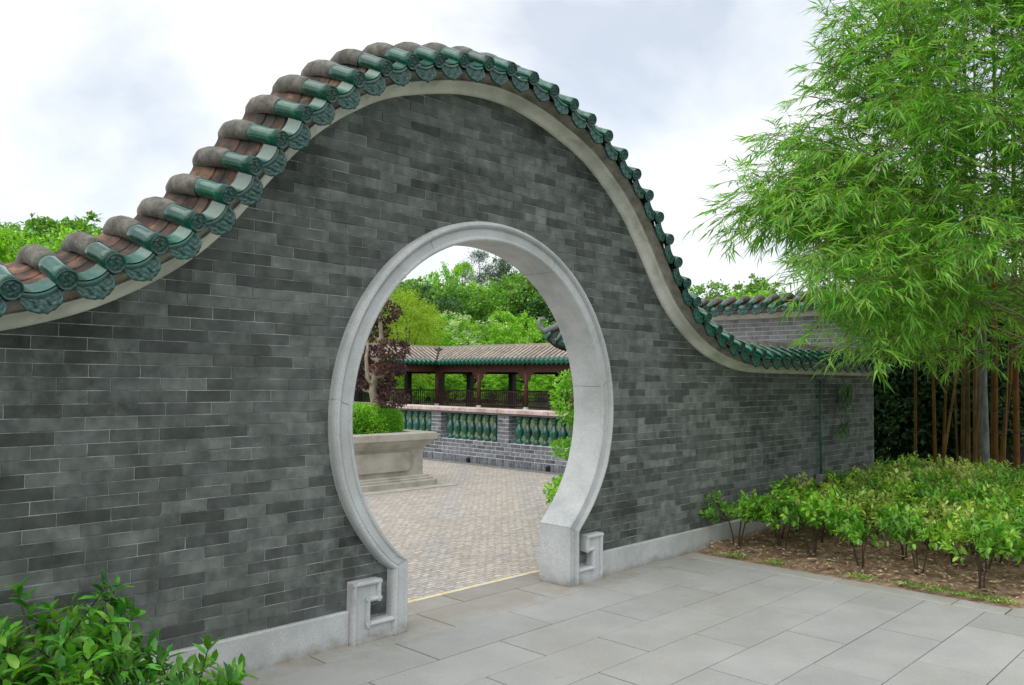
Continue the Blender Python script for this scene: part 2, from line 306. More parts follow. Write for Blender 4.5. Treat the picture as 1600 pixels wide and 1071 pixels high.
l_lime = leafmat('lime_leaf', (0.250, 0.413, 0.025), (0.350, 0.525, 0.044), (0.425, 0.600, 0.075), .25, .015, .4)
l_dark = leafmat('dark_tree_leaf', (0.043, 0.124, 0.034), (0.070, 0.178, 0.046), (0.109, 0.232, 0.054), .4, .015, .25)
l_feather = leafmat('feathery_leaf', (0.070, 0.132, 0.078), (0.109, 0.178, 0.109), (0.155, 0.232, 0.132), .35, .02, .25)
l_deep = leafmat('deep_shade_leaf', (.011, .030, .009), (.018, .045, .012), (.030, .066, .017), .45, .02, .2, .7, .15)  # near-black green: shade behind the bamboo is put into the leaf colour
l_bur = leafmat('burgundy_leaf', (0.056, 0.022, 0.025), (0.094, 0.040, 0.035), (0.125, 0.073, 0.044), .5, .03, .2, .4)
l_box = leafmat('boxwood_leaf', (0.142, 0.384, 0.025), (0.222, 0.545, 0.040), (0.322, 0.620, 0.060), .35, .015, .32, .4)
l_flower = leafmat('pale_blossom', (.45, .55, .30), (.60, .68, .45), (.72, .76, .60), .15, .01, .3)

# courtyard pavers: small brick setts in tan and grey bands
def courtyard_mat():
    m = bpy.data.materials.new('courtyard_setts'); m.use_nodes = True; t = m.node_tree; lk = t.links.new; p = t.nodes['Principled BSDF']
    def A(ty, **k):
        n = t.nodes.new(ty)
        for a, b in k.items(): setattr(n, a, b)
        return n
    g = A('ShaderNodeNewGeometry'); mpg = A('ShaderNodeMapping'); mpg.inputs['Rotation'].default_value = (0, 0, R(0))
    lk(g.outputs['Position'], mpg.inputs['Vector'])
    b = A('ShaderNodeTexBrick'); b.inputs['Scale'].default_value = 1.0; b.inputs['Brick Width'].default_value = .105; b.inputs['Row Height'].default_value = .052
    b.inputs['Mortar Size'].default_value = .007; b.inputs['Mortar Smooth'].default_value = .2; b.inputs['Bias'].default_value = 0
    b.inputs['Color1'].default_value = (.42, .37, .315, 1); b.inputs['Color2'].default_value = (.60, .54, .465, 1); b.inputs['Mortar'].default_value = (.31, .285, .255, 1)
    lk(mpg.outputs[0], b.inputs['Vector'])
    b2 = A('ShaderNodeTexBrick'); b2.inputs['Scale'].default_value = 1.0; b2.inputs['Brick Width'].default_value = .105; b2.inputs['Row Height'].default_value = .052
    b2.inputs['Mortar Size'].default_value = .007; b2.inputs['Mortar Smooth'].default_value = .2
    b2.inputs['Color1'].default_value = (.33, .33, .315, 1); b2.inputs['Color2'].default_value = (.50, .495, .475, 1); b2.inputs['Mortar'].default_value = (.31, .285, .255, 1)
    lk(mpg.outputs[0], b2.inputs['Vector'])
    # woven bands: squares on the diagonal
    mp2 = A('ShaderNodeMapping'); mp2.inputs['Rotation'].default_value = (0, 0, R(45)); lk(g.outputs['Position'], mp2.inputs['Vector'])
    wv = A('ShaderNodeTexWave', wave_type='BANDS', bands_direction='X'); wv.inputs['Scale'].default_value = .30; wv.inputs['Distortion'].default_value = .4; lk(mp2.outputs[0], wv.inputs['Vector'])
    wv2 = A('ShaderNodeTexWave', wave_type='BANDS', bands_direction='Y'); wv2.inputs['Scale'].default_value = .30; wv2.inputs['Distortion'].default_value = .4; lk(mp2.outputs[0], wv2.inputs['Vector'])
    mxx = A('ShaderNodeMath', operation='MAXIMUM'); lk(wv.outputs['Fac'], mxx.inputs[0]); lk(wv2.outputs['Fac'], mxx.inputs[1])
    nz = A('ShaderNodeTexNoise'); nz.inputs['Scale'].default_value = 1.4; nz.inputs['Detail'].default_value = 6; lk(g.outputs['Position'], nz.inputs['Vector'])
    ad = A('ShaderNodeMath', operation='ADD'); lk(mxx.outputs[0], ad.inputs[0]); lk(nz.outputs['Fac'], ad.inputs[1])
    rr = A('ShaderNodeValToRGB'); rr.color_ramp.elements[0].position = .62; rr.color_ramp.elements[1].position = .80
    mm = A('ShaderNodeMath', operation='MULTIPLY'); mm.inputs[1].default_value = .5; lk(ad.outputs[0], mm.inputs[0]); lk(mm.outputs[0], rr.inputs['Fac'])
    ma = A('ShaderNodeMath', operation='MULTIPLY'); ma.inputs[1].default_value = .75; lk(rr.outputs['Color'], ma.inputs[0])
    mix = A('ShaderNodeMixRGB'); lk(ma.outputs[0], mix.inputs['Fac']); lk(b.outputs['Color'], mix.inputs['Color1']); lk(b2.outputs['Color'], mix.inputs['Color2'])
    n5 = A('ShaderNodeTexNoise'); n5.inputs['Scale'].default_value = 26; n5.inputs['Detail'].default_value = 3; lk(g.outputs['Position'], n5.inputs['Vector'])
    hs = A('ShaderNodeHueSaturation'); mr = A('ShaderNodeMapRange'); mr.inputs['To Min'].default_value = .35; mr.inputs['To Max'].default_value = 1.6; lk(n5.outputs['Fac'], mr.inputs['Value']); lk(mr.outputs[0], hs.inputs['Value'])
    lk(mix.outputs[0], hs.inputs['Color']); lk(hs.outputs[0], p.inputs['Base Color']); p.inputs['Roughness'].default_value = .85
    bp = A('ShaderNodeBump'); bp.inputs['Strength'].default_value = .6; bp.inputs['Distance'].default_value = .006; lk(b.outputs['Fac'], bp.inputs['Height']); bp.invert = True; lk(bp.outputs[0], p.inputs['Normal'])
    return m
m_court = courtyard_mat()

# ------------------------------------------------------------------ ground
g = MB(); g.add([(-300, -300, -.06), (300, -300, -.06), (300, 300, -.06), (-300, 300, -.06)], [(0, 1, 2, 3)])
obj('ground', g.mesh('ground', m_lawn), kind='structure')
g = MB(); g.box(-14, 6.42, .5, 14.5, -.055, -.004); obj('courtyard', g.mesh('courtyard', m_court), kind='structure')
g = MB(); g.box(-6, 9, .452, .498, -.05, 0.0); obj('threshold_strip', g.mesh('threshold_strip', m_yellow), kind='structure')
g = MB(); g.box(6.42, 6.60, .5, 14.5, -.05, .006); obj('gutter_strip', g.mesh('gutter_strip', m_concrete), kind='structure')

# terrace of long granite slabs in half bond (rows and joints measured)
terrace = MB(); terrace.box(-7.9, 2.625, -9.0, .45, -.055, -.0045)
terrace = obj('terrace', terrace.mesh('terrace', m_joint), kind='structure')
ROWS = [.452, .203, -.194, -.597, -.977, -1.359, -1.74, -2.128, -2.528, -2.926, -3.32, -3.71, -4.10, -4.5, -4.9, -5.3, -5.7, -6.1]
slabn = 0
for i in range(len(ROWS)-1):
    y1, y0 = ROWS[i], ROWS[i+1]
    off = 1.455 if i % 2 == 1 else .964
    if i == 0: off = 1.9
    xs = [-7.9]+[off+.98*k for k in range(-9, 3) if -7.7 < off+.98*k < 2.34]+[2.42]
    for a, b in zip(xs[:-1], xs[1:]):
        if b-a < .03: continue
        px, py, z = proj(((a+b)/2, (y0+y1)/2, 0))
        if z < .4 or abs(px-800) > 1500: continue
        s = MB(); h = rnd.uniform(-.0012, .0012); j = .0048
        s.cbox(a+j, b-j, y0+j*.55, y1-j*.55, -.05, h, .0015)
        obj('paving_slab', s.mesh('paving_slab', m_slab), terrace)
# kerb along the planting bed
ky = .0
kerb_edges = [-.03, -.55, -1.44, -2.30, -2.64]
for a, b in zip(kerb_edges[:-1], kerb_edges[1:]):
    s = MB(); s.cbox(2.423, 2.625, b+.003, a-.003, -.05, .003, .006); obj('kerb_stone', s.mesh('kerb_stone', m_slab), terrace)
# the kerb turns away towards the right
kd = np.array([.80, -.60]); k0 = np.array([2.625, -2.645]); kn = np.array([-.60, -.80])
for k in range(5):
    a = k0+kd*.9*k; b = k0+kd*(.9*k+.894)
    q = [a, b, b+kn*.2, a+kn*.2]
    s = MB(); s.add([(p[0], p[1], z) for z in (-.05, .002) for p in q], [(3, 2, 1, 0), (4, 5, 6, 7), (0, 1, 5, 4), (1, 2, 6, 5), (2, 3, 7, 6), (3, 0, 4, 7)][1:])
    me = s.mesh('kerb_stone', m_slab); obj('kerb_stone', me, terrace)
s = MB(); q = [(2.424, -9), (6.1, -9), (6.1, -5.52), (2.506, -2.806), (2.62, -2.65), (2.424, -2.65)]
s.add([(x, y, z) for z in (-.05, .0006) for x, y in q], [(6, 7, 8, 9, 10, 11)]+[(k, (k+1) % 6, 6+(k+1) % 6, 6+k) for k in range(6)])
obj('paving_slab', s.mesh('paving_slab', m_slab), terrace)

# planting bed soil, uneven
def soil_sheet(name, x0, x1, y0, y1, step, edge):
    nx = int((x1-x0)/step)+1; ny = int((y1-y0)/step)+1
    X, Y = np.meshgrid(np.linspace(x0, x1, nx), np.linspace(y0, y1, ny), indexing='ij')
    Z = np.zeros_like(X)
    for fq, am in ((2.1, .018), (5.3, .012), (13, .008), (29, .005)):
        ph = rng.uniform(0, 6, 6)
        Z += am*(np.sin(X*fq+ph[0]+1.3*np.sin(Y*fq*.7+ph[1]))*np.cos(Y*fq*1.1+ph[2]+np.sin(X*fq*.6+ph[3])))
    Z += rng.uniform(-.004, .004, Z.shape)
    Z = Z+edge(X, Y)
    V = np.stack([X, Y, Z], -1).reshape(-1, 3); I = np.arange(nx*ny).reshape(nx, ny)
    Fq = np.stack([I[:-1, :-1], I[1:, :-1], I[1:, 1:], I[:-1, 1:]], -1).reshape(-1, 4)
    return obj(name, npmesh(name, V, Fq, m_soil, True), kind='structure')
soil_sheet('soil', 2.628, 13.5, -7.5, .0, .045, lambda X, Y: -.012+np.clip((X-2.6)*.12, 0, .05) - .35*np.clip((X-2.66)*-.6-(Y+2.62)*.8, 0, .2))
soil_sheet('soil', -6.5, -2.52, -1.25, -.032, .06, lambda X, Y: .01+np.clip((-2.5-X)*.1, 0, .03))
s = MB(); s.cbox(-2.52, -2.44, -1.33, -.032, -.05, .03, .008); s.cbox(-6.5, -2.523, -1.33, -1.25, -.05, .03, .008)
obj('bed_kerb', s.mesh('bed_kerb', m_slab), kind='structure')

# ------------------------------------------------------------------ the moon-gate wall
GC = (-.012, 1.352)                                  # centre of the round opening
HALF = np.array([[0, 3.776], [.12, 3.771], [.25, 3.757], [.37, 3.738], [.50, 3.714], [.70, 3.655], [.93, 3.585], [1.13, 3.498], [1.33, 3.372], [1.51, 3.245], [1.68, 3.093],
                 [1.83, 2.925], [1.98, 2.738], [2.11, 2.566], [2.255, 2.404], [2.42, 2.268], [2.61, 2.152], [2.81, 2.048], [3.03, 1.975], [3.26, 1.920], [3.50, 1.880], [3.75, 1.862], [4.0, 1.858]])
def smooth_curve(P, n=400):
    d = np.r_[0, np.cumsum(np.hypot(*np.diff(P, axis=0).T))]; u = np.linspace(0, d[-1], n)
    Q = np.stack([np.interp(u, d, P[:, 0]), np.interp(u, d, P[:, 1])], 1)
    for _ in range(60): Q[1:-1] = .25*Q[:-2]+.5*Q[1:-1]+.25*Q[2:]
    return Q
XL, XR = -5.4, 7.24
full = np.r_[[[XL, 1.858], [-4.4, 1.858]], np.c_[-HALF[::-1, 0], HALF[::-1, 1]][:-1], HALF, [[4.4, 1.857], [XR, 1.855]]]
CURVE = smooth_curve(full, 900)
CS = np.r_[0, np.cumsum(np.hypot(*np.diff(CURVE, axis=0).T))]
def frame_at(s, curve=CURVE, cs=CS):
    p = np.array([np.interp(s, cs, curve[:, 0]), np.interp(s, cs, curve[:, 1])])
    e = .06; a = np.array([np.interp(s-e, cs, curve[:, 0]), np.interp(s-e, cs, curve[:, 1])]); b = np.array([np.interp(s+e, cs, curve[:, 0]), np.interp(s+e, cs, curve[:, 1])])
    t = (b-a)/np.linalg.norm(b-a); return p, t, np.array([-t[1], t[0]])
CORN = [(-.166, .004), (-.164, -.020), (-.150, -.030), (-.128, -.048), (-.112, -.074), (-.105, -.100), (-.0965, -.102), (-.0965, .345), (-.112, .32), (-.15, .275), (-.166, .24)]
FASC = [(-.096, -.084), (-.062, -.100), (-.056, -.160), (-.044, -.162), (.03, -.02), (.058, .06), (.066, .12), (.05, .18), (.0, .27), (-.05, .36), (-.096, .33)]
def sweep(prof, curve, cs, step, s0=None, s1=None):
    s0 = 0 if s0 is None else s0; s1 = cs[-1] if s1 is None else s1
    n = max(2, int((s1-s0)/step)); V = []; m = len(prof)
    for i in range(n+1):
        p, t, nn = frame_at(s0+(s1-s0)*i/n, curve, cs)
        for a, y in prof: V.append((p[0]+nn[0]*a, y, p[1]+nn[1]*a))
    Fq = [(i*m+k, i*m+(k+1) % m, (i+1)*m+(k+1) % m, (i+1)*m+k) for i in range(n) for k in range(m)]
    Fq += [tuple(range(m-1, -1, -1)), tuple(n*m+k for k in range(m))]
    return V, Fq

# shared tile meshes, local axes: x along the wall, y into the wall, z away from the cap line
def barrel(path, r, seg=16, a0=-.62*math.pi, closed_front=False):
    """a half-round tube along a path in (y, z); open below"""
    b = MB(); n = len(path); V = []
    for i, (y, z, rr) in enumerate(path):
        p0 = path[max(i-1, 0)]; p1 = path[min(i+1, n-1)]; ty, tz = p1[0]-p0[0], p1[1]-p0[1]; l = math.hypot(ty, tz); ty /= l; tz /= l
        ny, nz = -tz, ty
        for k in range(seg+1):
            a = a0+(-2*a0)*k/seg
            V.append((rr*math.sin(a), y+ny*rr*math.cos(a), z+nz*rr*math.cos(a)))
    m = seg+1
    b.add(V, [(i*m+k, (i+1)*m+k, (i+1)*m+k+1, i*m+k+1) for i in range(n-1) for k in range(seg)], 0, True)
    return b
me_cover = barrel([(-.238, .000, .0475), (-.235, .001, .049), (-.18, .028, .049), (-.10, .068, .049), (-.052, .092, .049), (-.048, .094, .046)], .049).mesh('cover_tile', m_glaze)
me_ridge = barrel([(-.062, .0865, .049), (-.058, .089, .0525), (-.03, .104, .0545), (.01, .122, .056), (.06, .136, .0565), (.12, .140, .0565), (.17, .126, .0565), (.215, .092, .056), (.245, .045, .0555), (.262, -.01, .054), (.27, -.08, .053)], .055).mesh('ridge_tile', m_ridge)
def medallion():
    b = MB(); V = [(0, -.238, 0)]; seg = 24; rad = [.008, .016, .022, .028, .033, .036, .0395, .043, .0465, .049]
    for j, r in enumerate(rad):
        for k in range(seg):
            a = 2*math.pi*k/seg
            if r < .034: h = .009*math.sin(5*a+r*420)*math.cos(3*a-r*260)
            elif r < .041: h = -.002
            else: h = .006 if r < .048 else 0.0
            V.append((r*math.sin(a), -.238-h, r*math.cos(a)))
    Fq = [(0, 1+(k+1) % seg, 1+k) for k in range(seg)]
    Fq += [(1+j*seg+k, 1+j*seg+(k+1) % seg, 1+(j+1)*seg+(k+1) % seg, 1+(j+1)*seg+k) for j in range(len(rad)-1) for k in range(seg)]
    th = R(20); V = [(x, -.238+(y+.238)*math.cos(th)-z*math.sin(th)*.9, (y+.238)*math.sin(th)+z*math.cos(th)) for x, y, z in V]
    b.add(V, Fq, 0, True); me = b.mesh('medallion', m_glazerel); return me
me_med = medallion()
def drip():
    b = MB(); hw = .086; nx = 22; nz = 12
    def top(x): return -.036+.026*(x*x/hw/hw)
    def bot(x):
        u = abs(x)/hw
        base = -.134+.026*u**1.0+.036*u**5
        return base+.005*abs(math.sin(u*math.pi*2.5))*(1-u*.3)
    V = []
    for i in range(nx+1):
        x = -hw+2*hw*i/nx
        for k in range(nz+1):
            v = k/nz; z = top(x)+(bot(x)-top(x))*v
            edge = (i in (0, nx)) or k == nz
            rim = (i in (1, nx-1)) or k == nz-1
            h = .004 if rim else (0.0 if edge else (.010*math.sin(x*165+2.3*math.sin(z*120))*math.cos(z*210+x*60)+.002))
            if k in (0, 1, 2): h = .012
            if k == 3: h = -.003
            V.append((x, -.215-h+.10*(z+.05), z))
    m = nz+1
    b.add(V, [(i*m+k, i*m+k+1, (i+1)*m+k+1, (i+1)*m+k) for i in range(nx) for k in range(nz)], 0, True)
    # rim thickness backwards
    edge = [i*m+nz for i in range(nx+1)]; V2 = [(V[e][0], V[e][1]+.014, V[e][2]+.002) for e in edge]
    bb = len(b.v); b.add(V2, [], 0)
    for i in range(nx): b.f.append((edge[i], bb+i, bb+i+1, edge[i+1])); b.m.append(0); b.sm.append(False)
    # the channel behind the hanging leaf
    W = []; ny = 3
    for j in range(ny+1):
        y = -.228+.085*j/ny; lift = .50*(y+.228)
        for i in range(11):
            x = -hw+2*hw*i/10; W.append((x, y, top(x)+.006+lift))
    b.add(W, [(j*11+i, j*11+i+1, (j+1)*11+i+1, (j+1)*11+i) for j in range(ny) for i in range(10)], 1, True)
    for q_ in range(nx*nz):
        if q_ % nz < 2: b.m[q_] = 1
    return b.mesh('drip_tile', m_glazerel, m_glaze)
me_drip = drip()
def pan():
    b = MB(); hw = .092; V = []; m = 11
    for (y, dz) in ((0, -.008), (.0, .015), (.006, .019), (.15, .075), (.15, .055)):
        for i in range(m):
            x = -hw+2*hw*i/(m-1); V.append((x, y, .030*(x/hw)**2+dz))
    b.add(V, [(j*m+i, j*m+i+1, (j+1)*m+i+1, (j+1)*m+i) for j in range(4) for i in range(m-1)], 0, False)
    return b.mesh('pan_tile', m_pan)
me_pan = pan()

def lay_tiles(parent, curve, cs, s_first, n, pitch=.2285, pans=4):
    for i in range(n):
        s = s_first+pitch*i
        p, t, nn = frame_at(s, curve, cs)
        ang = -math.atan2(t[1], t[0])
        o = obj('cover_tile', me_cover, parent, (p[0], 0, p[1])); o.rotation_euler = (rnd.uniform(-.025, .025), ang+rnd.uniform(-.02, .02), rnd.uniform(-.02, .02))
        md = obj('medallion', me_med, o); md.rotation_euler = (0, rnd.choice((0, 1.2, 2.4, 4)) * 0, 0)
        r_ = obj('ridge_tile', me_ridge, parent, (p[0], rnd.uniform(-.006, .006), p[1])); r_.rotation_euler = (0, ang+rnd.uniform(-.02, .02), rnd.uniform(-.02, .02))
        p, t, nn = frame_at(s+pitch/2, curve, cs)
        if s+pitch/2 > cs[-1]-.03: continue
        ang = -math.atan2(t[1], t[0])
        d = obj('drip_tile', me_drip, parent, (p[0], 0, p[1])); d.rotation_euler = (rnd.uniform(-.03, .03), ang+rnd.uniform(-.025, .025), rnd.uniform(-.02, .02))
        for k in range(pans):
            y = -.168+.066*k; a = -.040+.033*k
            q = obj('pan_tile', me_pan, parent, (p[0]+nn[0]*a, y+rnd.uniform(-.008, .008), p[1]+nn[1]*a)); q.rotation_euler = (rnd.uniform(-.02, .02), ang+rnd.uniform(-.03, .03), rnd.uniform(-.03, .03))

wall = thing('moon_gate_wall', 'grey brick garden wall with round moon gate and swooping green tiled top', 'wall')
# core (mortar body) by courses, with the round hole left open
CH, BL, JT = .0631, .2425, .0041
def cap_z(x):
    return np.interp(x, CURVE[:, 0], CURVE[:, 1])
def hole_half(z, r):
    if z < .44: return .86
    d = abs(z-GC[1]); return math.sqrt(r*r-d*d) if d < r else 0.0
def bell_half(z):          # half-width of the wall at height z under the cornice (only above the shoulders)
    xs = np.linspace(0, 4.4, 500); zz = np.interp(xs, HALF[:, 0], HALF[:, 1], right=1.858)
    d = np.gradient(zz, xs); top = zz-.10*np.sqrt(1+d*d)
    ok = top > z
    return xs[ok].max() if ok.any() else 0.0
core = MB(); nrow = int(3.7/CH)+1
for i in range(nrow):
    z0, z1 = i*CH, (i+1)*CH
    if z1 < 1.74: xa, xb = XL, XR
    else:
        h = bell_half(z1); xa, xb = -h, h
        if h <= 0: continue
    zm = z0 if z0 > GC[1] else z1
    h = max(hole_half(z0, 1.27), hole_half(z1, 1.27)) if z1 < GC[1]+1.27 else 0
    segs = [(xa, -h+GC[0]), (h+GC[0], xb)] if h > 0 else [(xa, xb)]
    for a, b in segs:
        if b-a > .02: core.box(a, b, .004, .24, z0, z1)
obj('mortar_core', core.mesh('mortar_core', m_mortar), wall)
# bricks: 300 nearest singly, the rest in one mass
def brick_shape(mb, x0, x1, z0, z1, y, c=.0014, d=.03):
    v = [(x0+c, y, z0+c), (x1-c, y, z0+c), (x1-c, y, z1-c), (x0+c, y, z1-c), (x0, y+c, z0), (x1, y+c, z0), (x1, y+c, z1), (x0, y+c, z1), (x0, y+d, z0), (x1, y+d, z0), (x1, y+d, z1), (x0, y+d, z1)]
    f = [(0, 1, 2, 3), (4, 5, 1, 0), (5, 6, 2, 1), (6, 7, 3, 2), (7, 4, 0, 3), (8, 9, 5, 4), (9, 10, 6, 5), (10, 11, 7, 6), (11, 8, 4, 7)]
    mb.add(v, f)
bricks = []
z_off = .010
i = 0
while True:
    z0 = z_off+i*CH+JT/2; z1 = z_off+(i+1)*CH-JT/2; i += 1
    if z0 > 3.66: break
    if z1 < .19: continue
    hb = 99 if z1 < 1.72 else bell_half(z1-.01)
    if hb <= 0: break
    xa, xb = max(XL, -hb), min(XR-.01, hb)
    dz = 0 if z0 < GC[1] < z1 else min(abs(z0-GC[1]), abs(z1-GC[1]))
    hole = .90 if z0 < .44 else (math.sqrt(1.25**2-dz*dz) if dz < 1.25 else 0)
    if .40 < z0 < .47: hole = max(hole, .90)
    x = -5.63+(BL/2 if i % 2 else 0)+.015*math.sin(i*1.7)
    while x < xb:
        a, b = x+JT/2, x+BL-JT/2; x += BL
        a2, b2 = max(a, xa), min(b, xb)
        pcs = [(a2, b2)]
        if hole > 0:
            pcs = [(a2, min(b2, GC[0]-hole)), (max(a2, GC[0]+hole), b2)]
        for q0, q1 in pcs:
            if q1-q0 > .02: bricks.append((q0, q1, z0, z1))
def vis_area(b):
    c = ((b[0]+b[1])/2, 0, (b[2]+b[3])/2); px, py, z = proj(c)
    if z < .3 or not (-40 < px < 1600 and 0 < py < 1080): return 0
    e = proj((b[1], 0, b[2])); f0 = proj((b[0], 0, b[2])); g0 = proj((b[0], 0, b[3]))
    return abs(e[0]-f0[0])*abs(f0[1]-g0[1])
order = sorted(range(len(bricks)), key=lambda k: -vis_area(bricks[k]))
cache = {}
for k in order[:300]:
    x0, x1, z0, z1 = bricks[k]; key = (round(x1-x0, 4), round(z1-z0, 4))
    if key not in cache:
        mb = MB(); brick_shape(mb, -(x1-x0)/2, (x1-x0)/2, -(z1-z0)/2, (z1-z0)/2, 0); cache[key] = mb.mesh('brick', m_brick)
    o = obj('brick', cache[key], wall, ((x0+x1)/2, rnd.uniform(-.0012, .0012), (z0+z1)/2))
    o.rotation_euler = (rnd.uniform(-.006, .006), rnd.uniform(-.002, .002), rnd.uniform(-.003, .003))
mass = MB()
for k in order[300:]:
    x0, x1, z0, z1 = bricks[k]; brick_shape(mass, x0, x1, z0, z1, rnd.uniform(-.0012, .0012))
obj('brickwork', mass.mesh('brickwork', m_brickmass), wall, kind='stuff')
# plaster cornice in four lengths
V, Fq = sweep(CORN, CURVE, CS, .05); c = MB(); c.add(V, Fq, 0, False)
for k in range(len(c.sm)-2): c.sm[k] = True
obj('cornice', c.mesh('cornice', m_plaster), wall)
V, Fq = sweep(FASC, CURVE, CS, .05); c = MB(); c.add(V, Fq, 0, False); obj('fascia', c.mesh('fascia', m_fascia), wall)
# tiles: phase so that a tile sits where the photo has one (x = -2.69 at s)
s_ref = np.interp(-2.69, CURVE[:, 0], CS); s_first = s_ref-math.floor((s_ref-.1)/.2285)*.2285
lay_tiles(wall, CURVE, CS, s_first, int((CS[-1]-s_first-.02)/.2285)+1)

# granite surround of the opening: swept profile, cut in stones
def ring_points():
    P = []
    zi, zo = .458, .405; xi, xo = .79, .915
    a_i = math.atan2(zi-GC[1], xi); a_o = math.atan2(zo-GC[1], xo)
    pts = []
    pts.append(((xi, 0.0), (xo, 0.0), 'f')); pts.append(((xi, .2), (xo, .2), 'f')); pts.append(((xi, zi), (xo, zo), 'f'))
    n = 96
    for k in range(1, n):
        u = k/n; ai = a_i+(math.pi-2*a_i)*u; ao = a_o+(math.pi-2*a_o)*u
        # radius eases to meet the foot
        e = min(u, 1-u); f_ = max(0, 1-e/.10)
        ri = 1.222-(.024)*f_; ro = 1.362-(.045)*f_
        pts.append(((GC[0]+ri*math.cos(ai), GC[1]+ri*math.sin(ai)), (GC[0]+ro*math.cos(ao), GC[1]+ro*math.sin(ao)), 'a'))
    pts += [((-x[0], x[1]), (-y[0], y[1]), 'f') for x, y, _ in pts[2::-1]]
    return pts
RING = ring_points()
PROF = [(0, .245), (0, -.046), (.03, -.058), (.10, -.064), (.18, -.062), (.225, -.052), (.27, -.050), (.60, -.050), (.635, -.044), (.665, -.052), (.72, -.070), (.80, -.077), (.89, -.074), (.96, -.062), (1.0, -.045), (1.0, .012), (1.0, .20)]
def ring_seg(i0, i1):
    V = []; m = len(PROF)
    for i in range(i0, i1+1):
        (xi, zi), (xo, zo), _ = RING[i]
        for u, y in PROF: V.append((xi+(xo-xi)*u, y, zi+(zo-zi)*u))
    n = i1-i0
    Fq = [(i*m+k, (i+1)*m+k, (i+1)*m+k+1, i*m+k+1) for i in range(n) for k in range(m-1)]
    Fq += [tuple(range(m)), tuple(n*m+k for k in range(m-1, -1, -1))]
    b = MB(); b.add(V, Fq, 0, False); return b
cuts = [0, 2, 22, 40, 60, 80, len(RING)-3, len(RING)-1]
def shrink(b, k=.0009):
    return b
for a, bb in zip(cuts[:-1], cuts[1:]):
    o = obj('surround_stone', ring_seg(a, bb).mesh('surround_stone', m_granite), wall)
    md = o.modifiers.new('bev', 'BEVEL'); md.width = .002; md.segments = 1; md.limit_method = 'ANGLE'; md.angle_limit = R(60)
# thin joints between the stones of the surround
for i in cuts[1:-1]:
    (xi, zi), (xo, zo), _ = RING[i]
    d = np.array([xo-xi, zo-zi]); d /= np.linalg.norm(d); tn = np.array([-d[1], d[0]])*.0009
    a = np.array([xi, zi])-d*.0006; b_ = np.array([xo, zo])+d*.0006
    q = [a-tn, b_-tn, b_+tn, a+tn]
    jb = MB(); jb.prism([tuple(p) for p in q], -.0512, .246); obj('joint', jb.mesh('joint', m_concrete), wall)

# fret scrolls at the two feet
def fret(sx):
    b = MB()
    P = lambda pts: [(sx*x, z) for x, z in (pts if sx > 0 else pts[::-1])]
    xj = .915
    b.prism(P([(1.085, 0.0), (1.215, 0.0), (1.215, .368), (1.085, .368)]), -.050, .012)       # outer post
    b.prism(P([(xj-.01, 0.0), (1.0855, 0.0), (1.0855, .118), (xj-.01, .118)]), -.0495, .012)  # bottom bar
    b.prism(P([(1.005, .238), (1.0855, .238), (1.0855, .368), (1.005, .368)]), -.0497, .012)  # hook
    o = obj('fret_scroll', b.mesh('fret_scroll', m_granite), wall)
    md = o.modifiers.new('bev', 'BEVEL'); md.width = .004; md.segments = 2
    path = [(1.20, .012), (1.20, .353), (1.02, .353), (1.02, .252), (1.10, .252), (1.10, .104), (.925, .104)]
    mb = MB()
    for p, q in zip(path[:-1], path[1:]):
        (x0, z0), (x1, z1) = p, q; x0 *= sx; x1 *= sx
        dx, dz = x1-x0, z1-z0; l = math.hypot(dx, dz); dx /= l; dz /= l; nx, nz = -dz, dx; e = .016
        V = []
        for (px, pz) in ((x0-dx*e, z0-dz*e), (x1+dx*e, z1+dz*e)):
            for a in range(9):
                th = math.pi*a/8; V.append((px+nx*.0165*math.cos(th), -.048-.026*math.sin(th), pz+nz*.0165*math.cos(th)))
        mb.add(V, [(k, k+1, 10+k, 9+k) for k in range(8)]+[tuple(range(8, -1, -1)), tuple(range(9, 18))], 0, False)
    # base fillet
    x0, x1 = sorted((sx*.80, sx*1.213)); mb.box(x0, x1, -.062, -.045, .0, .022)
    obj('moulding', mb.mesh('moulding', m_granite), o)
fret(1); fret(-1)
# plinth course
def plinth(x0, x1):
    b = MB(); b.add([], []); z = .2005
    prof = [(-.030, -.03), (-.030, z-.007), (-.024, z), (.02, z), (.02, -.03)]
    V = [(x, y, zz) for x in (x0, x1) for y, zz in prof]; m = len(prof)
    b.add(V, [(k, m+k, m+(k+1) % m, (k+1) % m) for k in range(m)]+[tuple(range(m)), tuple(range(2*m-1, m-1, -1))])
    obj('plinth_stone', b.mesh('plinth_stone', m_granite), wall)
for a, b in ((-5.4, -4.1), (-4.098, -2.7), (-2.698, -1.219), (1.219, 1.98), (1.982, 3.3), (3.302, 4.7), (4.702, 6.0), (6.002, 7.24)): plinth(a, b)

# green pipe on the wall and sprays hanging from the coping
t = thing('downpipe', 'thin green pipe running down the brick wall to a small box', 'pipe', (5.44, -.045, 0))
obj('pipe', MB().tube([(0, 0, .5), (0, 0, 1.62)], .016, 8).mesh('pipe', m_pipe), t)
for z in (.9, 1.25): obj('pipe_clip', MB().tube([(0, 0, z-.02), (0, 0, z+.02)], .022, 8).mesh('pipe_clip', m_pipe), t)
obj('junction_box', MB().cbox(-.07, .07, -.03, .04, .38, .52, .008).mesh('junction_box', m_concrete), t)

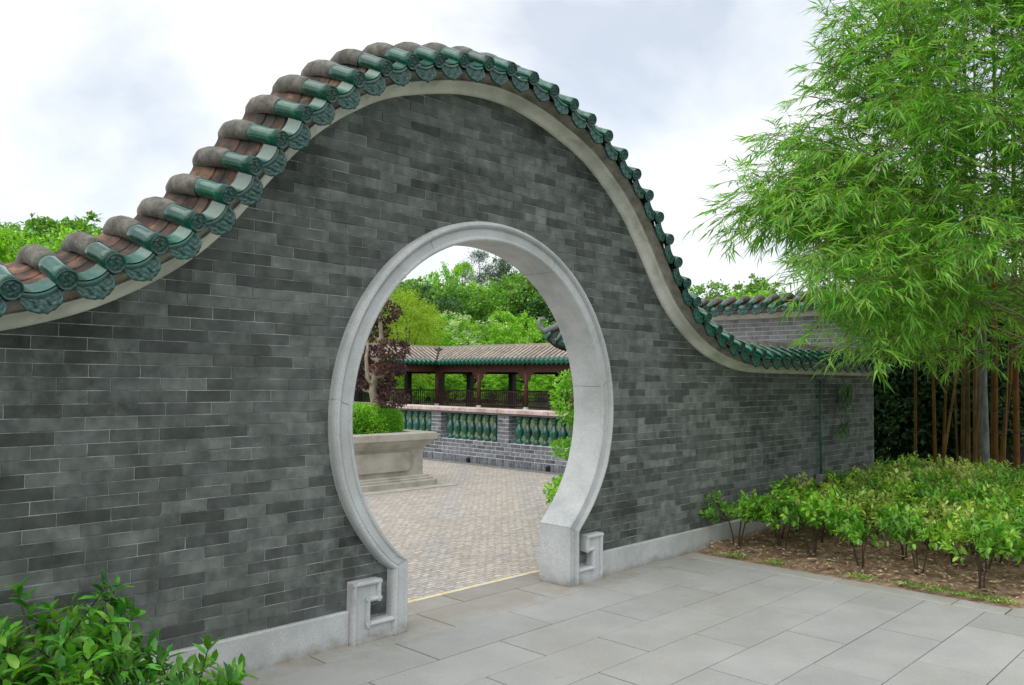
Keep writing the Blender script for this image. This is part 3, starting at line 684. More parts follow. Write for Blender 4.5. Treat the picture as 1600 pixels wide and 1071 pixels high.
# ------------------------------------------------------------------ second tiled wall behind (runs away from the gate wall)
W2L = 3.6
wall2 = thing('garden_wall', 'taller tiled brick wall standing behind the right end of the gate wall', 'wall', (7.0, 3.68, 0), R(-90))
C2 = np.c_[np.linspace(0, W2L+.06, 60), np.full(60, 2.69)]; S2 = C2[:, 0]
b = MB(); b.box(0, W2L-.19, .004, .24, 0, 2.56); b.box(W2L-.19, W2L+.05, .004, .24, 1.98, 2.559); obj('mortar_core', b.mesh('mortar_core', m_mortar2), wall2)
cache = {}; mass = MB()
for i in range(41):
    z0 = i*CH+.003; z1 = z0+CH-.006
    if z1 > 2.555: break
    x = -.12 if i % 2 else 0
    while x < W2L+.05:
        a, q = max(x+.003, .0), min(x+BL-.003, (W2L+.05) if z0 > 1.98 else W2L-.2); x += BL
        if q-a < .02: continue
        if z0 > 1.72:
            key = round(q-a, 3)
            if key not in cache: mb = MB(); brick_shape(mb, 0, q-a, 0, z1-z0, 0); cache[key] = mb.mesh('brick', m_brick3)
            obj('brick', cache[key], wall2, (a, 0, z0))
        else: brick_shape(mass, a, q, z0, z1, 0)
# brick end that shows above the gate wall
for i in range(32, 41):
    z0 = i*CH+.003; z1 = z0+CH-.006
    if z1 > 2.555: break
    for a, q in (((.008, .118), (.124, .236)) if i % 2 else ((.008, .06), (.066, .236))):
        mb = MB(); v = [(W2L+.054, a, z0), (W2L+.054, q, z0), (W2L+.054, q, z1), (W2L+.054, a, z1), (W2L+.04, a, z0), (W2L+.04, q, z0), (W2L+.04, q, z1), (W2L+.04, a, z1)]
        mb.add(v, [(0, 1, 2, 3), (4, 5, 1, 0), (5, 6, 2, 1), (6, 7, 3, 2), (7, 4, 0, 3)]); obj('brick', mb.mesh('brick', m_brick3), wall2)
obj('brickwork', mass.mesh('brickwork', m_brick3m), wall2, kind='stuff')
V, Fq = sweep(CORN, C2, S2, .3); c = MB(); c.add(V, Fq); obj('cornice', c.mesh('cornice', m_plaster), wall2)
V, Fq = sweep(FASC, C2, S2, .3); c = MB(); c.add(V, Fq); obj('fascia', c.mesh('fascia', m_fascia), wall2)
lay_tiles(wall2, C2, S2, .05, 16, .2285)

# ------------------------------------------------------------------ balustrade across the courtyard
bal = thing('balustrade', 'grey brick balustrade with green glazed vase balusters and pink coping', 'balustrade', (6.65, 14.0, 0), R(-90))
BLN = 11.2                                         # local x = 14 - y
b = MB(); b.box(0, BLN, .006, .24, 0, .425); 
piers = [14-y for y in (12.02, 10.15, 8.28, 6.41, 4.54)]
for p in piers: b.box(p-.144, p+.144, -.006, .246, .425, .935)
obj('mortar_core', b.mesh('mortar_core', m_mortar2), bal)
cache = {}; mass = MB(); cnt = 0; todo = []
def place_brick(a, q, z0, z1, y=0.0):
    global cnt
    px, py, zz = proj((6.65, 14-(a+q)/2, (z0+z1)/2))
    vis = 550 < px < 900
    if vis and cnt < 300:
        key = (round(q-a, 3), round(z1-z0, 3))
        if key not in cache: mb = MB(); brick_shape(mb, 0, q-a, 0, z1-z0, 0, .002, .04); cache[key] = mb.mesh('brick', m_brick2)
        obj('brick', cache[key], bal, (a, y+rnd.uniform(-.002, .002), z0)); cnt += 1
    else: brick_shape(mass, a, q, z0, z1, y, .002, .04)
for i in range(4):
    z0 = .135+i*.0725; x = -.1 if i % 2 else 0
    while x < BLN:
        a, q = max(0, x+.006), min(BLN, x+.240); x += .246
        if q-a > .03: place_brick(a, q, z0+.005, z0+.0675)
for p in piers:
    for i in range(7):
        z0 = .43+i*.0725
        for a, q in (((-.146, -.004), (.004, .146)) if i % 2 else ((-.146, .06), (.068, .146))): place_brick(p+a, p+q, z0+.004, z0+.066, -.012)
x = 0
while x < BLN:                                       # soldier course at the foot
    brick_shape(mass, x+.006, x+.062, .006, .128, -.003, .002, .04); x += .068
for p in piers:
    for i in range(7):
        z0 = .434+i*.0725
        for a, q in (((-.006, .112), (.122, .24)) if i % 2 else ((-.006, .05), (.060, .24))):
            for sg in (1, -1): mass.box(*sorted((p+sg*.120, p+sg*.150)), a, q, z0, z0+.062)
obj('brickwork', mass.mesh('brickwork', m_brick2m), bal, kind='stuff')
b = MB(); b.box(0, BLN, -.02, .26, .935, .972); obj('lintel', b.mesh('lintel', m_concrete), bal)
x = 0
while x < BLN:
    s_ = MB(); s_.cbox(x+.002, min(x+1.25, BLN)-.002, -.075, .315, .973, 1.045, .014); obj('coping_stone', s_.mesh('coping_stone', m_cope), bal); x += 1.25
prof = [(.052, 0), (.060, .012), (.060, .05), (.052, .062), (.040, .075), (.034, .095), (.044, .125), (.064, .165), (.073, .21), (.070, .25), (.056, .30), (.042, .335), (.034, .36), (.037, .385), (.047, .395), (.047, .408), (.040, .416), (.052, .44), (.066, .465), (.066, .502)]
prof = [(r*1.2, z) for r, z in prof]; me_bal = MB().lathe(prof, 16).mesh('baluster', m_glaze)
for p0, p1 in zip(piers[:-1], piers[1:]):
    for k in range(7): 
        o = obj('baluster', me_bal, bal, (p0+.144+.155+k*.2125*.98, .12, .43)); o.rotation_euler = (0, 0, rnd.uniform(0, 6))
for k in range(5): obj('baluster', me_bal, bal, (piers[-1]+.144+.155+k*.208, .12, .43))
for yy in (7.32, 5.30):                               # drain spouts at the foot
    b = MB(); b.tube([(14-yy, -.05, .06), (14-yy, .02, .07)], [.035, .045], 10); b.box(14-yy-.03, 14-yy+.03, -.045, .0, .005, .05); obj('drain_spout', b.mesh('drain_spout', m_black), bal)

# ------------------------------------------------------------------ stone planter with hedge and burgundy tree
pl = thing('stone_planter', 'carved stone planter box with panelled side on a stepped base', 'planter', (3.02, 6.2, 0))
HX, HY = 1.03, .97
def pbox(name, hx, hy, z0, z1, c=.012):
    return obj(name, MB().cbox(-hx, hx, -hy, hy, z0, z1, c).mesh(name, m_stone), pl)
pbox('base_slab', 1.26, 1.17, -.03, .012, .004); pbox('base_step', HX, HY, .012, .098); pbox('base_step', HX-.045, HY-.045, .098, .132); pbox('base_step', HX-.085, HY-.085, .132, .165)
pbox('body', .885, .80, .165, .60); 
b = MB(); n = 10; V = []; rect = lambda d: [(-.885-d, -.80-d), (.885+d, -.80-d), (.885+d, .80+d), (-.885-d, .80+d)]
prf = [(0, .56), (.02, .565), (.03, .59), (.075, .625), (.115, .66), (.12, .69), (.145, .692), (.145, .782), (.135, .795), (-.12, .795), (-.12, .70)]
for d, z in prf: V += [(x, y, z) for x, y in rect(d)]
b.add(V, [(i*4+k, i*4+(k+1) % 4, (i+1)*4+(k+1) % 4, (i+1)*4+k) for i in range(len(prf)-1) for k in range(4)]); obj('rim', b.mesh('rim', m_stone), pl)
for rz, hw, off in ((0, .62, .80), (R(90), .55, .885), (R(-90), .55, .885)):
    c = .05; P = [(-hw+c, .235), (hw-c, .235), (hw, .235+c), (hw, .52-c), (hw-c, .52), (-hw+c, .52), (-hw, .52-c), (-hw, .235+c)]
    b = MB(); b.prism(P, -off-.032, -off+.01); o = obj('panel', b.mesh('panel', m_stone), pl); o.rotation_euler = (0, 0, rz)
    md = o.modifiers.new('bev', 'BEVEL'); md.width = .006
obj('planter_soil', MB().box(-.80, .80, -.70, .70, .66, .74).mesh('planter_soil', m_soil), pl)

def shell_leaves(n, c, r, Ln, W, kind='quad', fill=.75, up_bias=.3, boxy=2.0, seed=0, jitter=.6):
    """leaves on the outer shell of an ellipsoid or rounded box"""
    g_ = np.random.default_rng(seed)
    d = unit(g_.normal(size=(n, 3)))
    rad = (np.abs(d)**boxy).sum(1)**(-1/boxy)
    depth = 1-(1-fill)*g_.random(n)**1.6
    P = np.array(c)+d*rad[:, None]*np.array(r)*depth[:, None]
    nr = unit(d/np.array(r)); D = unit(nr+g_.normal(size=(n, 3))*jitter+np.array([0, 0, up_bias]))
    Nn = unit(np.array([0, 0, 1.0])+g_.normal(size=(n, 3))*.6+nr*.4)
    return leafset(P, D, Nn, Ln*g_.uniform(.7, 1.25, n), W*g_.uniform(.7, 1.25, n), .15, kind)
hd = thing('boxwood_hedge', 'clipped bright green boxwood hedge filling the stone planter', 'hedge', (3.02, 6.2, .74))
V, T = join([shell_leaves(26000, (0, 0, .16), (.80, .71, .30), .035, .017, 'quad', .9, .4, 3.4, 3), shell_leaves(4000, (0, 0, .10), (.74, .66, .24), .06, .04, 'quad', .9, .2, 3.4, 4)])
obj('foliage', npmesh('foliage', V, T, l_box), hd, kind='stuff')
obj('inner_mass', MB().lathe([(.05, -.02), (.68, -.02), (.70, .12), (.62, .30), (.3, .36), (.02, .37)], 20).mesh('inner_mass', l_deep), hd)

def pad_tree(t, pads, trunk, limbs, lm, n_per, Ln, W, bark, seed=0):
    b = MB(); b.tube(trunk[0], trunk[1], 10)
    obj('trunk', b.mesh('trunk', bark), t)
    lb = MB()
    for p, r in limbs: lb.tube(p, r, 7)
    obj('limb', lb.mesh('limb', bark), t)
    for k, (c, r) in enumerate(pads):
        n = int(n_per*max(r[0], r[1])*(r[2]+.12)/.06)
        V, T = shell_leaves(n, c, r, Ln, W, 'quad', .55, .35, 2.2, seed+k, .8)
        obj('leaf_pad', npmesh('leaf_pad', V, T, lm), t)
bt = thing('burgundy_topiary', 'cloud pruned tree with dark burgundy leaf pads rising from the stone planter', 'tree', (2.92, 6.35, .74))
BASE = np.array([2.92, 6.35, .74])
def rel(px, py, d): return tuple(at(px, py, d)-BASE)
pads = []
for px, py, hw, hh, dd in ((596, 488, 36, 25, 12.5), (582, 520, 32, 18, 12.65), (613, 547, 31, 21, 12.2), (575, 552, 26, 18, 12.9), (608, 577, 33, 15, 12.25), (566, 570, 24, 20, 12.7), (592, 600, 33, 14, 12.6), (613, 624, 31, 17, 12.15), (560, 600, 22, 18, 12.8), (577, 470, 26, 16, 12.9)):
    s_ = dd/F; pads.append((rel(px, py, dd), (hw*s_*.9, hw*s_*.75, hh*s_*.72)))
tr = ([(.0, 0, -.06)]+[rel(px, py, 12.35) for px, py in ((586, 628), (582, 612), (586, 590), (591, 562), (596, 530), (594, 500), (590, 470))], [.085, .07, .058, .05, .043, .036, .03, .02])
tr[0][0] = tuple(np.array(tr[0][1])*[1, 1, 0]+[0, 0, -.06])
lim = [([rel(585, 605, 12.37), rel(574, 590, 12.4), rel(572, 560, 12.3), rel(576, 530, 12.5)], [.045, .035, .028, .015])]
TP = np.array(tr[0])
for c, r in pads:
    k_ = int(np.argmin(abs(TP[:, 2]-(c[2]-.18)))); a_ = TP[k_]; lim.append(([a_, (a_+np.array(c))/2+[0, 0, -.05], (c[0], c[1], c[2]-.03)], [.032, .022, .010]))
pad_tree(bt, pads, tr, lim, l_bur, 620, .050, .030, m_tanbark, 20)

# green topiary half hidden by the right jamb
GB = np.array([3.62, 2.25, 0.0])
gt = thing('green_topiary', 'cloud pruned green shrub beyond the right jamb of the gate', 'shrub', tuple(GB))
pads = []
for px, py, hw, hh, dd in ((895, 622, 34, 42, 9.9), (912, 656, 24, 20, 10.0), (896, 702, 35, 15, 9.8), (884, 770, 34, 24, 9.4)):
    s_ = dd/F; pads.append((tuple(at(px, py, dd)-GB), (hw*s_, hw*s_*.9, hh*s_)))
lim = [([(.05, .02, max(.05, c[2]-.2)), tuple(np.array(c)*[.5, .5, 1]-[0, 0, .12]), c], [.03, .02, .01]) for c, r in pads]
pad_tree(gt, pads, ([(0, 0, -.05), (.06, .02, .6), (.02, .0, 1.2), (.08, .03, 1.75)], [.06, .05, .035, .015]), lim, l_box, 520, .06, .032, m_bark, 60)

# ------------------------------------------------------------------ covered walkway
cw = thing('covered_walkway', 'long open walkway with tan tiled roof, green eaves and dark red columns', 'walkway', (22.0, 26.0, 0))
# two legs: leg A along y (front faces -x), leg B along x (front faces -y), inner corner at the origin
FLZ, EAVZ, RIDZ, OV, DEP = .17, 2.33, 3.12, .5, 2.2
RX = DEP/2
b = MB(); b.box(-.35, DEP+.35, -10.6, DEP+.35, -.05, FLZ); b.box(-16, -.352, -.35, DEP+.35, -.05, FLZ); obj('floor_slab', b.mesh('floor_slab', m_concrete), cw)
colsA = [(0, 0)]+[(0, -2.94*k) for k in range(1, 4)]; colsB = [(-2.94*k, 0) for k in range(1, 6)]
backs = [(DEP, DEP)]+[(DEP, -2.94*k) for k in range(0, 4)]+[(-2.94*k, DEP) for k in range(0, 6)]
for (x, y) in colsA+colsB:
    c = obj('column', MB().tube([(x, y, FLZ+.2), (x, y, EAVZ+.1)], .09, 12).mesh('column', m_wood), cw)
    obj('column_base', MB().lathe([(.14, FLZ), (.14, FLZ+.12), (.115, FLZ+.2), (.1, FLZ+.22)], 12, x, y).mesh('column_base', m_granite), c)
for (x, y) in backs:
    obj('column', MB().box(x-.13, x+.13, y-.13, y+.13, FLZ, EAVZ+.3).mesh('column', m_darkwood), cw)
# beams and hanging lintels
b = MB(); b.box(-.06, .06, -10.2, .06, EAVZ-.42, EAVZ-.06); b.box(-16, -.062, -.06, .06, EAVZ-.42, EAVZ-.06); obj('beam', b.mesh('beam', m_wood), cw)
b = MB(); b.box(DEP-.06, DEP+.06, -10.2, DEP+.06, EAVZ-.50, EAVZ+.2); b.box(-16, DEP-.062, DEP-.06, DEP+.06, EAVZ-.50, EAVZ+.2); obj('beam', b.mesh('beam', m_darkwood), cw)
for (x, y) in colsA:                                  # corbel brackets beside each column
    for sgn in (1, -1):
        if y == 0 and sgn > 0: continue
        P = [(0, EAVZ-.42), (.42*sgn, EAVZ-.42), (.30*sgn, EAVZ-.52), (.18*sgn, EAVZ-.56), (.12*sgn, EAVZ-.74), (0.0, EAVZ-.80)]
        if sgn < 0: pass
        else: P = P[::-1]
        n = len(P); V = [(xx, y+a+.085*sgn, z) for xx in (-.03, .03) for a, z in P]
        mb = MB(); mb.add(V, [tuple(range(n)), tuple(range(2*n-1, n-1, -1))]+[(i, n+i, n+(i+1) % n, (i+1) % n) for i in range(n)]); obj('bracket', mb.mesh('bracket', m_wood), cw)
# railings
def railing(x, y0, y1, along='y', m=None):
    m = m or m_rail; r = MB()
    def bx(a, c, z0, z1, t_=.022):
        if along == 'y': r.box(x-t_, x+t_, a, c, z0, z1)
        else: r.box(a, c, x-t_, x+t_, z0, z1)
    bx(y0, y1, FLZ+.84, FLZ+.90, .035); bx(y0, y1, FLZ+.10, FLZ+.15); bx(y0, y1, FLZ+.26, FLZ+.29, .016)
    o = obj('railing', r.mesh('railing', m), cw)
    k = int((y1-y0)/.125)
    me = MB().box(-.014, .014, -.014, .014, FLZ+.15, FLZ+.84).mesh('rail_bar', m)
    for i in range(1, k):
        yy = y0+(y1-y0)*i/k
        obj('rail_bar', me, o, (x, yy, 0) if along == 'y' else (yy, x, 0))
    mid = (y0+y1)/2
    rr = MB()
    for zz in (.40, .56, .70):
        if along == 'y': rr.box(x-.016, x+.016, mid-.38, mid+.38, FLZ+zz-.014, FLZ+zz+.014)
    if rr.v: obj('fret_bar', rr.mesh('fret_bar', m), o)
for (x0, y0), (x1, y1) in zip(colsA[:-1], colsA[1:]): railing(0, y1+.1, y0-.1)
railing(-.0, -2.94+.1-8.0, -2.94*3-.1)
bb_ = [(0, 0)]+colsB
for (x0, y0), (x1, y1) in zip(bb_[:-1], bb_[1:]): railing(0, x1+.1, x0-.1, 'x', m_darkwood)
for k in range(0, 4): railing(DEP, -2.94*(k+1)+.14 if k < 3 else -10.2, -2.94*k-.14, 'y', m_darkwood)
for k in range(5): railing(DEP, -2.94*(k+1)+.14, -2.94*k-.14, 'x', m_darkwood)
# roof: leg A and leg B, front and back slopes with rolled tile rows
roof = MB(); e0, e1 = -OV, DEP+OV; zr = RIDZ; ze = EAVZ
A0 = -10.0
roof.add([(e0, A0, ze), (e0, e0, ze), (RX, RX, zr), (RX, A0, zr)], [(0, 3, 2, 1)])
roof.add([(e0, e0, ze), (-16, e0, ze), (-16, RX, zr), (RX, RX, zr)], [(0, 3, 2, 1)])
roof.add([(e1, A0, ze), (e1, e1, ze), (RX, RX, zr), (RX, A0, zr)], [(0, 1, 2, 3)])
roof.add([(e1, e1, ze), (-16, e1, ze), (-16, RX, zr), (RX, RX, zr)], [(0, 1, 2, 3)])
roof.add([(e0, A0, ze-.05), (e0, e0, ze-.05), (e1, e1, ze-.05), (e1, A0, ze-.05)], [(0, 1, 2, 3)]); roof.add([(e0, e0, ze-.05), (-16, e0, ze-.05), (-16, e1, ze-.05), (e1, e1, ze-.05)], [(0, 1, 2, 3)])
roof.add([(e0, A0, ze), (e1, A0, ze), (RX, A0, zr)], [(0, 1, 2)])
roof = obj('roof', roof.mesh('roof', m_tilegap), cw)
PT = .27; slope = (zr-ze)/(RX-e0)
def row_mesh(length):
    """half-round rib running from the eave (local x = .30) up to x = length"""
    b = MB(); V = []; seg = 6
    for x in (.30, length):
        for k in range(seg+1):
            a = math.pi*k/seg; V.append((x, -.062*math.cos(a), x*slope+.005+.055*math.sin(a)))
    b.add(V, [(k, k+1, seg+2+k, seg+1+k) for k in range(seg)]+[tuple(range(seg, -1, -1))], 0, True); return b
def eave_mesh():
    b = MB(); V = []; seg = 8
    for x in (-.05, .315):
        for k in range(seg+1):
            a = math.pi*k/seg; V.append((x, -.082*math.cos(a), x*slope+.01+.088*math.sin(a)))
    b.add(V, [(k, k+1, seg+2+k, seg+1+k) for k in range(seg)], 0, True)
    b.add([(-.052, .085*math.cos(2*math.pi*k/12), .03+.085*math.sin(2*math.pi*k/12)) for k in range(12)], [tuple(range(11, -1, -1))])
    b.add([(-.03, PT/2-.1, .0), (-.03, PT/2, -.13), (-.03, PT/2+.1, .0), (-.02, PT/2, .02)], [(0, 1, 2, 3)])
    return b.mesh('eave_tile', m_glaze)
me_eave = eave_mesh(); cr = {}
def roof_row(x, y, rz, length):
    if length < .4: length = .4
    key = round(length, 2)
    if key not in cr: cr[key] = row_mesh(length).mesh('tile_row', m_tileroof)
    o = obj('tile_row', cr[key], roof, (x, y, ze)); o.rotation_euler = (0, 0, rz); obj('eave_tile', me_eave, o)
Lf = RX-e0
k = 0
while True:                                          # leg A front slope faces -x
    y = e0-.13-PT*k; k += 1
    if y < A0+.05: break
    roof_row(e0, y, 0, Lf)
for j in range(1, 7): pass
k = 0
while True:                                          # leg B front slope faces -y
    x = e0-.13-PT*k; k += 1
    if x < -12: break
    roof_row(x, e0, R(90), Lf)
# rows that die into the valley
for k in range(1, int(Lf/PT)):
    d = k*PT
    for (x, y, rz) in ((e0, e0+d-.13, 0), (e0+d-.13, e0, R(90))):
        o_len = Lf-(d-.13)
        key = ('v', k)
        if key not in cr:
            b = MB(); V = []; seg = 6
            for xx in (d-.1, Lf):
                for q in range(seg+1):
                    a = math.pi*q/seg; V.append((xx, -.062*math.cos(a), xx*slope+.005+.055*math.sin(a)))
            b.add(V, [(q, q+1, seg+2+q, seg+1+q) for q in range(seg)], 0, True); cr[key] = b.mesh('tile_row', m_tileroof)
        o = obj('tile_row', cr[key], roof, (x, y, ze)); o.rotation_euler = (0, 0, rz)
b = MB(); b.box(RX-.10, RX+.10, A0-.05, RX, zr-.05, zr+.09); b.box(-16, RX-.102, RX-.10, RX+.10, zr-.05, zr+.09); obj('ridge', b.mesh('ridge', m_tileroof), roof)
b = MB(); b.tube([(e0, e0, ze+.05), (RX, RX, zr+.05)], .05, 6); obj('valley', b.mesh('valley', m_tilegap), roof)

# ------------------------------------------------------------------ pavilion with upturned eaves, mostly behind the jamb
PVC = at(850, 524, 17.0)
pv = thing('pavilion', 'garden pavilion with an upturned tiled roof corner', 'pavilion', (float(PVC[0])+1.0, float(PVC[1])-1.0, 0))
hs_ = 1.0; pz = float(PVC[2])
b = MB(); V = []; nn_ = 8
for i in range(nn_+1):
    for j in range(nn_+1):
        x = -hs_+2*hs_*i/nn_; y = -hs_+2*hs_*j/nn_; u = max(abs(x), abs(y))/hs_; dgl = min(abs(x), abs(y))/max(abs(x), abs(y), 1e-6)
        V.append((x, y, pz+.95*(1-u)**1.3-.26*(1-dgl**3)*u))
b.add(V, [(i*(nn_+1)+j, (i+1)*(nn_+1)+j, (i+1)*(nn_+1)+j+1, i*(nn_+1)+j+1) for i in range(nn_) for j in range(nn_)], 0, False)
rf = obj('roof', b.mesh('roof', m_tilegap), pv); md = rf.modifiers.new('thick', 'SOLIDIFY'); md.thickness = .10
def roofz(x, y):
    u = max(abs(x), abs(y))/hs_; dgl = min(abs(x), abs(y))/max(abs(x), abs(y), 1e-6); return pz+.95*(1-u)**1.3-.26*(1-dgl**3)*u
for side in range(4):
    ca, sa = math.cos(side*math.pi/2), math.sin(side*math.pi/2)
    for k in range(9):
        x = -hs_+.1+k*(2*hs_-.2)/8; lim_y = max(abs(x)+.02, .3)
        pts = []
        for q in range(5):
            y = -hs_-.06+(hs_-lim_y+.06)*q/4; pts.append((x*ca-y*sa, x*sa+y*ca, roofz(x, max(y, -hs_))+.04))
        if abs(pts[0][0]-pts[-1][0])+abs(pts[0][1]-pts[-1][1]) < .05: continue
        o = obj('tile_row', MB().tube(pts, .055, 7).mesh('tile_row', m_glaze), rf)
for sx in (1, -1):
    for sy_ in (1, -1):
        pts = [(sx*hs_*q, sy_*hs_*q, roofz(sx*hs_*q, sy_*hs_*q)+.08) for q in (0, .3, .6, .85, 1.0)]
        pts += [(sx*hs_*1.06, sy_*hs_*1.06, pz+.16), (sx*hs_*1.075, sy_*hs_*1.075, pz+.27), (sx*hs_*1.05, sy_*hs_*1.05, pz+.33), (sx*hs_*1.0, sy_*hs_*1.0, pz+.34), (sx*hs_*.97, sy_*hs_*.97, pz+.30)]
        obj('hip_ridge', MB().tube(pts, [.08, .08, .08, .075, .07, .06, .05, .045, .035, .02], 8).mesh('hip_ridge', m_concrete), rf)
        obj('column', MB().tube([(sx*.55, sy_*.55, 0), (sx*.55, sy_*.55, pz+.3)], .1, 10).mesh('column', m_wood), pv)

# ------------------------------------------------------------------ trees
def crown_mesh(name, seed, lobes, n, Ls, Ws, m, clump=40, spread=.32, fill=.55, upb=.5, droop=.15, kind='quad', shell=True, accent=None):
    g_ = np.random.default_rng(seed); vol = np.array([(r[0]*r[1]*r[2])**(2/3) for c, r in lobes]); nc = max(6, n//clump)
    which = g_.choice(len(lobes), nc, p=vol/vol.sum()); d = unit(g_.normal(size=(nc, 3))+[0, 0, .25])
    C_ = np.array([c for c, r in lobes])[which]; R_ = np.array([r for c, r in lobes])[which]
    cc = C_+d*R_*(fill+(1-fill)*g_.random((nc, 1))**.6)
    cn = unit(d/R_)
    sz = spread*g_.uniform(.5, 1.25, (nc, 1))
    P = np.repeat(cc, clump, 0)+np.repeat(sz, clump, 0)*g_.normal(size=(nc*clump, 3))*[.62, .62, .42]
    nr = np.repeat(cn, clump, 0); k = len(P)
    D = unit(nr*.6+g_.normal(size=(k, 3))*.75+[0, 0, -.15]); Nn = unit([0, 0, upb]+nr*.5+g_.normal(size=(k, 3))*.5)
    V, T = leafset(P, D, Nn, Ls*g_.uniform(.65, 1.3, k), Ws*g_.uniform(.65, 1.3, k), droop, kind)
    if accent:
        am, an, al = accent; ca = cc[d[:, 2] > .25]; idx = g_.choice(len(ca), an); na = an*9
        Pa = np.repeat(ca[idx]+unit(g_.normal(size=(an, 3)))*.15+[0, 0, spread*.45], 9, 0)+g_.normal(size=(na, 3))*[.10, .10, .045]
        Va, Ta = leafset(Pa, g_.normal(size=(na, 3))*[1, 1, .3], np.tile([0, 0, 1.], (na, 1))+g_.normal(size=(na, 3))*.3, np.full(na, al), np.full(na, al*.8), .05, 'quad')
        nT = len(T); V, T = join([(V, T), (Va, Ta)])
        return npmesh(name, V, T, None, mats=[m, am], mi=np.r_[np.zeros(nT), np.ones(len(Ta))])
    return npmesh(name, V, T, m)
def lobes_round(seed, h, r, k, low=.35):
    g_ = np.random.default_rng(seed); L_ = [((0, 0, h*.66), (r*.75, r*.75, h*.30))]
    for i in range(k):
        a = 2*math.pi*i/k+g_.uniform(-.4, .4); q = r*g_.uniform(.45, .7); z = h*g_.uniform(low, .86)
        L_.append(((q*math.cos(a), q*math.sin(a), z), (r*g_.uniform(.34, .52), r*g_.uniform(.34, .52), h*g_.uniform(.12, .20))))
    return L_
def trunk_mesh(lobes, h, r0, m, seed=0):
    b = MB(); b.tube([(0, 0, -.1), (r0*.3, 0, h*.2), (-r0*.3, r0*.3, h*.45), (0, 0, h*.72)], [r0, r0*.8, r0*.6, r0*.25], 9)
    for c, r in lobes[1:]:
        z0 = h*.25; b.tube([(0, 0, z0), (c[0]*.45, c[1]*.45, z0+(c[2]-z0)*.55), (c[0]*.9, c[1]*.9, c[2])], [r0*.45, r0*.3, r0*.1], 6)
    return b.mesh('trunk', m)
KINDS = {}
def kind(key, h, r, k, n, Ls, Ws, m, low=.35, **kw):
    lb = lobes_round(len(KINDS)*13+5, h, r, k, low)
    KINDS[key] = (crown_mesh('crown', len(KINDS)+100, lb, n, Ls, Ws, m, **kw), trunk_mesh(lb, h, .02*h+.06, m_bark))
kind('broad', 9, 3.6, 9, 16000, .23, .13, l_tree, .30)
kind('bright', 7, 3.0, 9, 15000, .20, .12, l_bright, .22, spread=.26)
kind('dark', 9, 3.2, 9, 15000, .22, .13, l_dark, .25)
kind('bloom', 5, 3.2, 9, 15000, .17, .10, l_bright, .25, accent=(l_flower, 420, .15), spread=.3)
kind('lime', 6, 1.9, 8, 15000, .15, .04, l_lime, .2, droop=.5, spread=.3, kind='quad')
kind('far', 11, 4.2, 10, 14000, .28, .16, l_tree, .35)
lbf = [((0, 0, 6.0), (.9, .9, 2.2))]+[((math.cos(a)*q, math.sin(a)*q, z), (.75, .75, .4)) for a, q, z in ((0, 1.5, 4.5), (2, 1.4, 5.4), (4, 1.6, 6.3), (1, 1.1, 7.3), (3, .9, 8.2), (5, .7, 9), (2.5, .4, 9.8))]
KINDS['feather'] = (crown_mesh('crown', 140, lbf, 9000, .24, .035, l_feather, clump=24, spread=.34, droop=.3, fill=.2), trunk_mesh(lbf, 10, .16, m_bark))
def tree(key, px, depth, top_py, label, group, name='tree', wid=1.0, rz=None):
    p = at(px, 592, depth); zt = float(at(px, top_py, depth)[2]); cm, tm = KINDS[key]
    zs = max(v.co.z for v in cm.vertices) if key not in HTS else HTS[key]; HTS[key] = zs
    sc = zt/zs
    t_ = thing(name, label, 'tree', (float(p[0]), float(p[1]), -.05), rnd.uniform(0, 6.28) if rz is None else rz, group)
    t_.scale = (sc*wid, sc*wid, sc)
    obj('trunk', tm, t_); c_ = obj('crown', cm, t_); return t_
HTS = {}
G1 = 'trees beyond the covered walkway'
tree('bloom', 742, 58, 482, 'low spreading tree dotted with white blossom above the walkway roof', G1, 'flowering_tree', 1.15)
tree('bright', 690, 56, 512, 'small bright green flowering tree left of the white blossom tree', G1, 'flowering_tree')
tree('lime', 634, 46, 436, 'lime green feathery tree beside the burgundy topiary', G1, 'lime_tree', .9)
tree('lime', 652, 52, 478, 'low lime green tree close beside the taller lime tree', G1, 'lime_tree', 1.0)
tree('bright', 820, 50, 478, 'bright yellow green tree left of the pavilion roof corner', G1, 'garden_tree', .9)
tree('dark', 672, 66, 440, 'dark green tree between the lime tree and the white blossom tree', G1, 'garden_tree', .9)
tree('broad', 705, 72, 432, 'mid green tree rising behind the white blossom tree', G1, 'garden_tree', 1.1)
tree('bright', 760, 76, 430, 'light green domed tree high behind the walkway', G1, 'garden_tree', .9)
tree('broad', 808, 72, 420, 'tall round green tree on the right above the walkway', G1, 'garden_tree', 1.0)
tree('dark', 850, 70, 430, 'dark green tree furthest right under the arch', G1, 'garden_tree', 1.0)
tree('broad', 640, 78, 430, 'green tree behind the lime tree', G1, 'garden_tree', 1.1)
tree('bright', 690, 84, 400, 'green crown standing up against the sky left of the feathery tree', G1, 'garden_tree', .55)
tree('feather', 750, 86, 384, 'tall feathery dark tree against the sky in the arch', G1, 'feathery_tree', .9)
tree('feather', 782, 88, 398, 'shorter feathery tree right of the tallest one', G1, 'feathery_tree', 1.0)
tree('feather', 727, 90, 402, 'thin feathery tree left of the tallest one', G1, 'feathery_tree', .8)
tree('dark', 800, 92, 396, 'dark tree crown tucked against the arch on the right', G1, 'garden_tree', .7)
tree('far', 720, 95, 440, 'broad green tree at the back of the garden', G1, 'garden_tree', 1.6)
tree('far', 600, 90, 430, 'broad green tree behind the burgundy topiary', G1, 'garden_tree', 1.4)
tree('far', 880, 92, 430, 'broad green tree behind the pavilion', G1, 'garden_tree', 1.4)
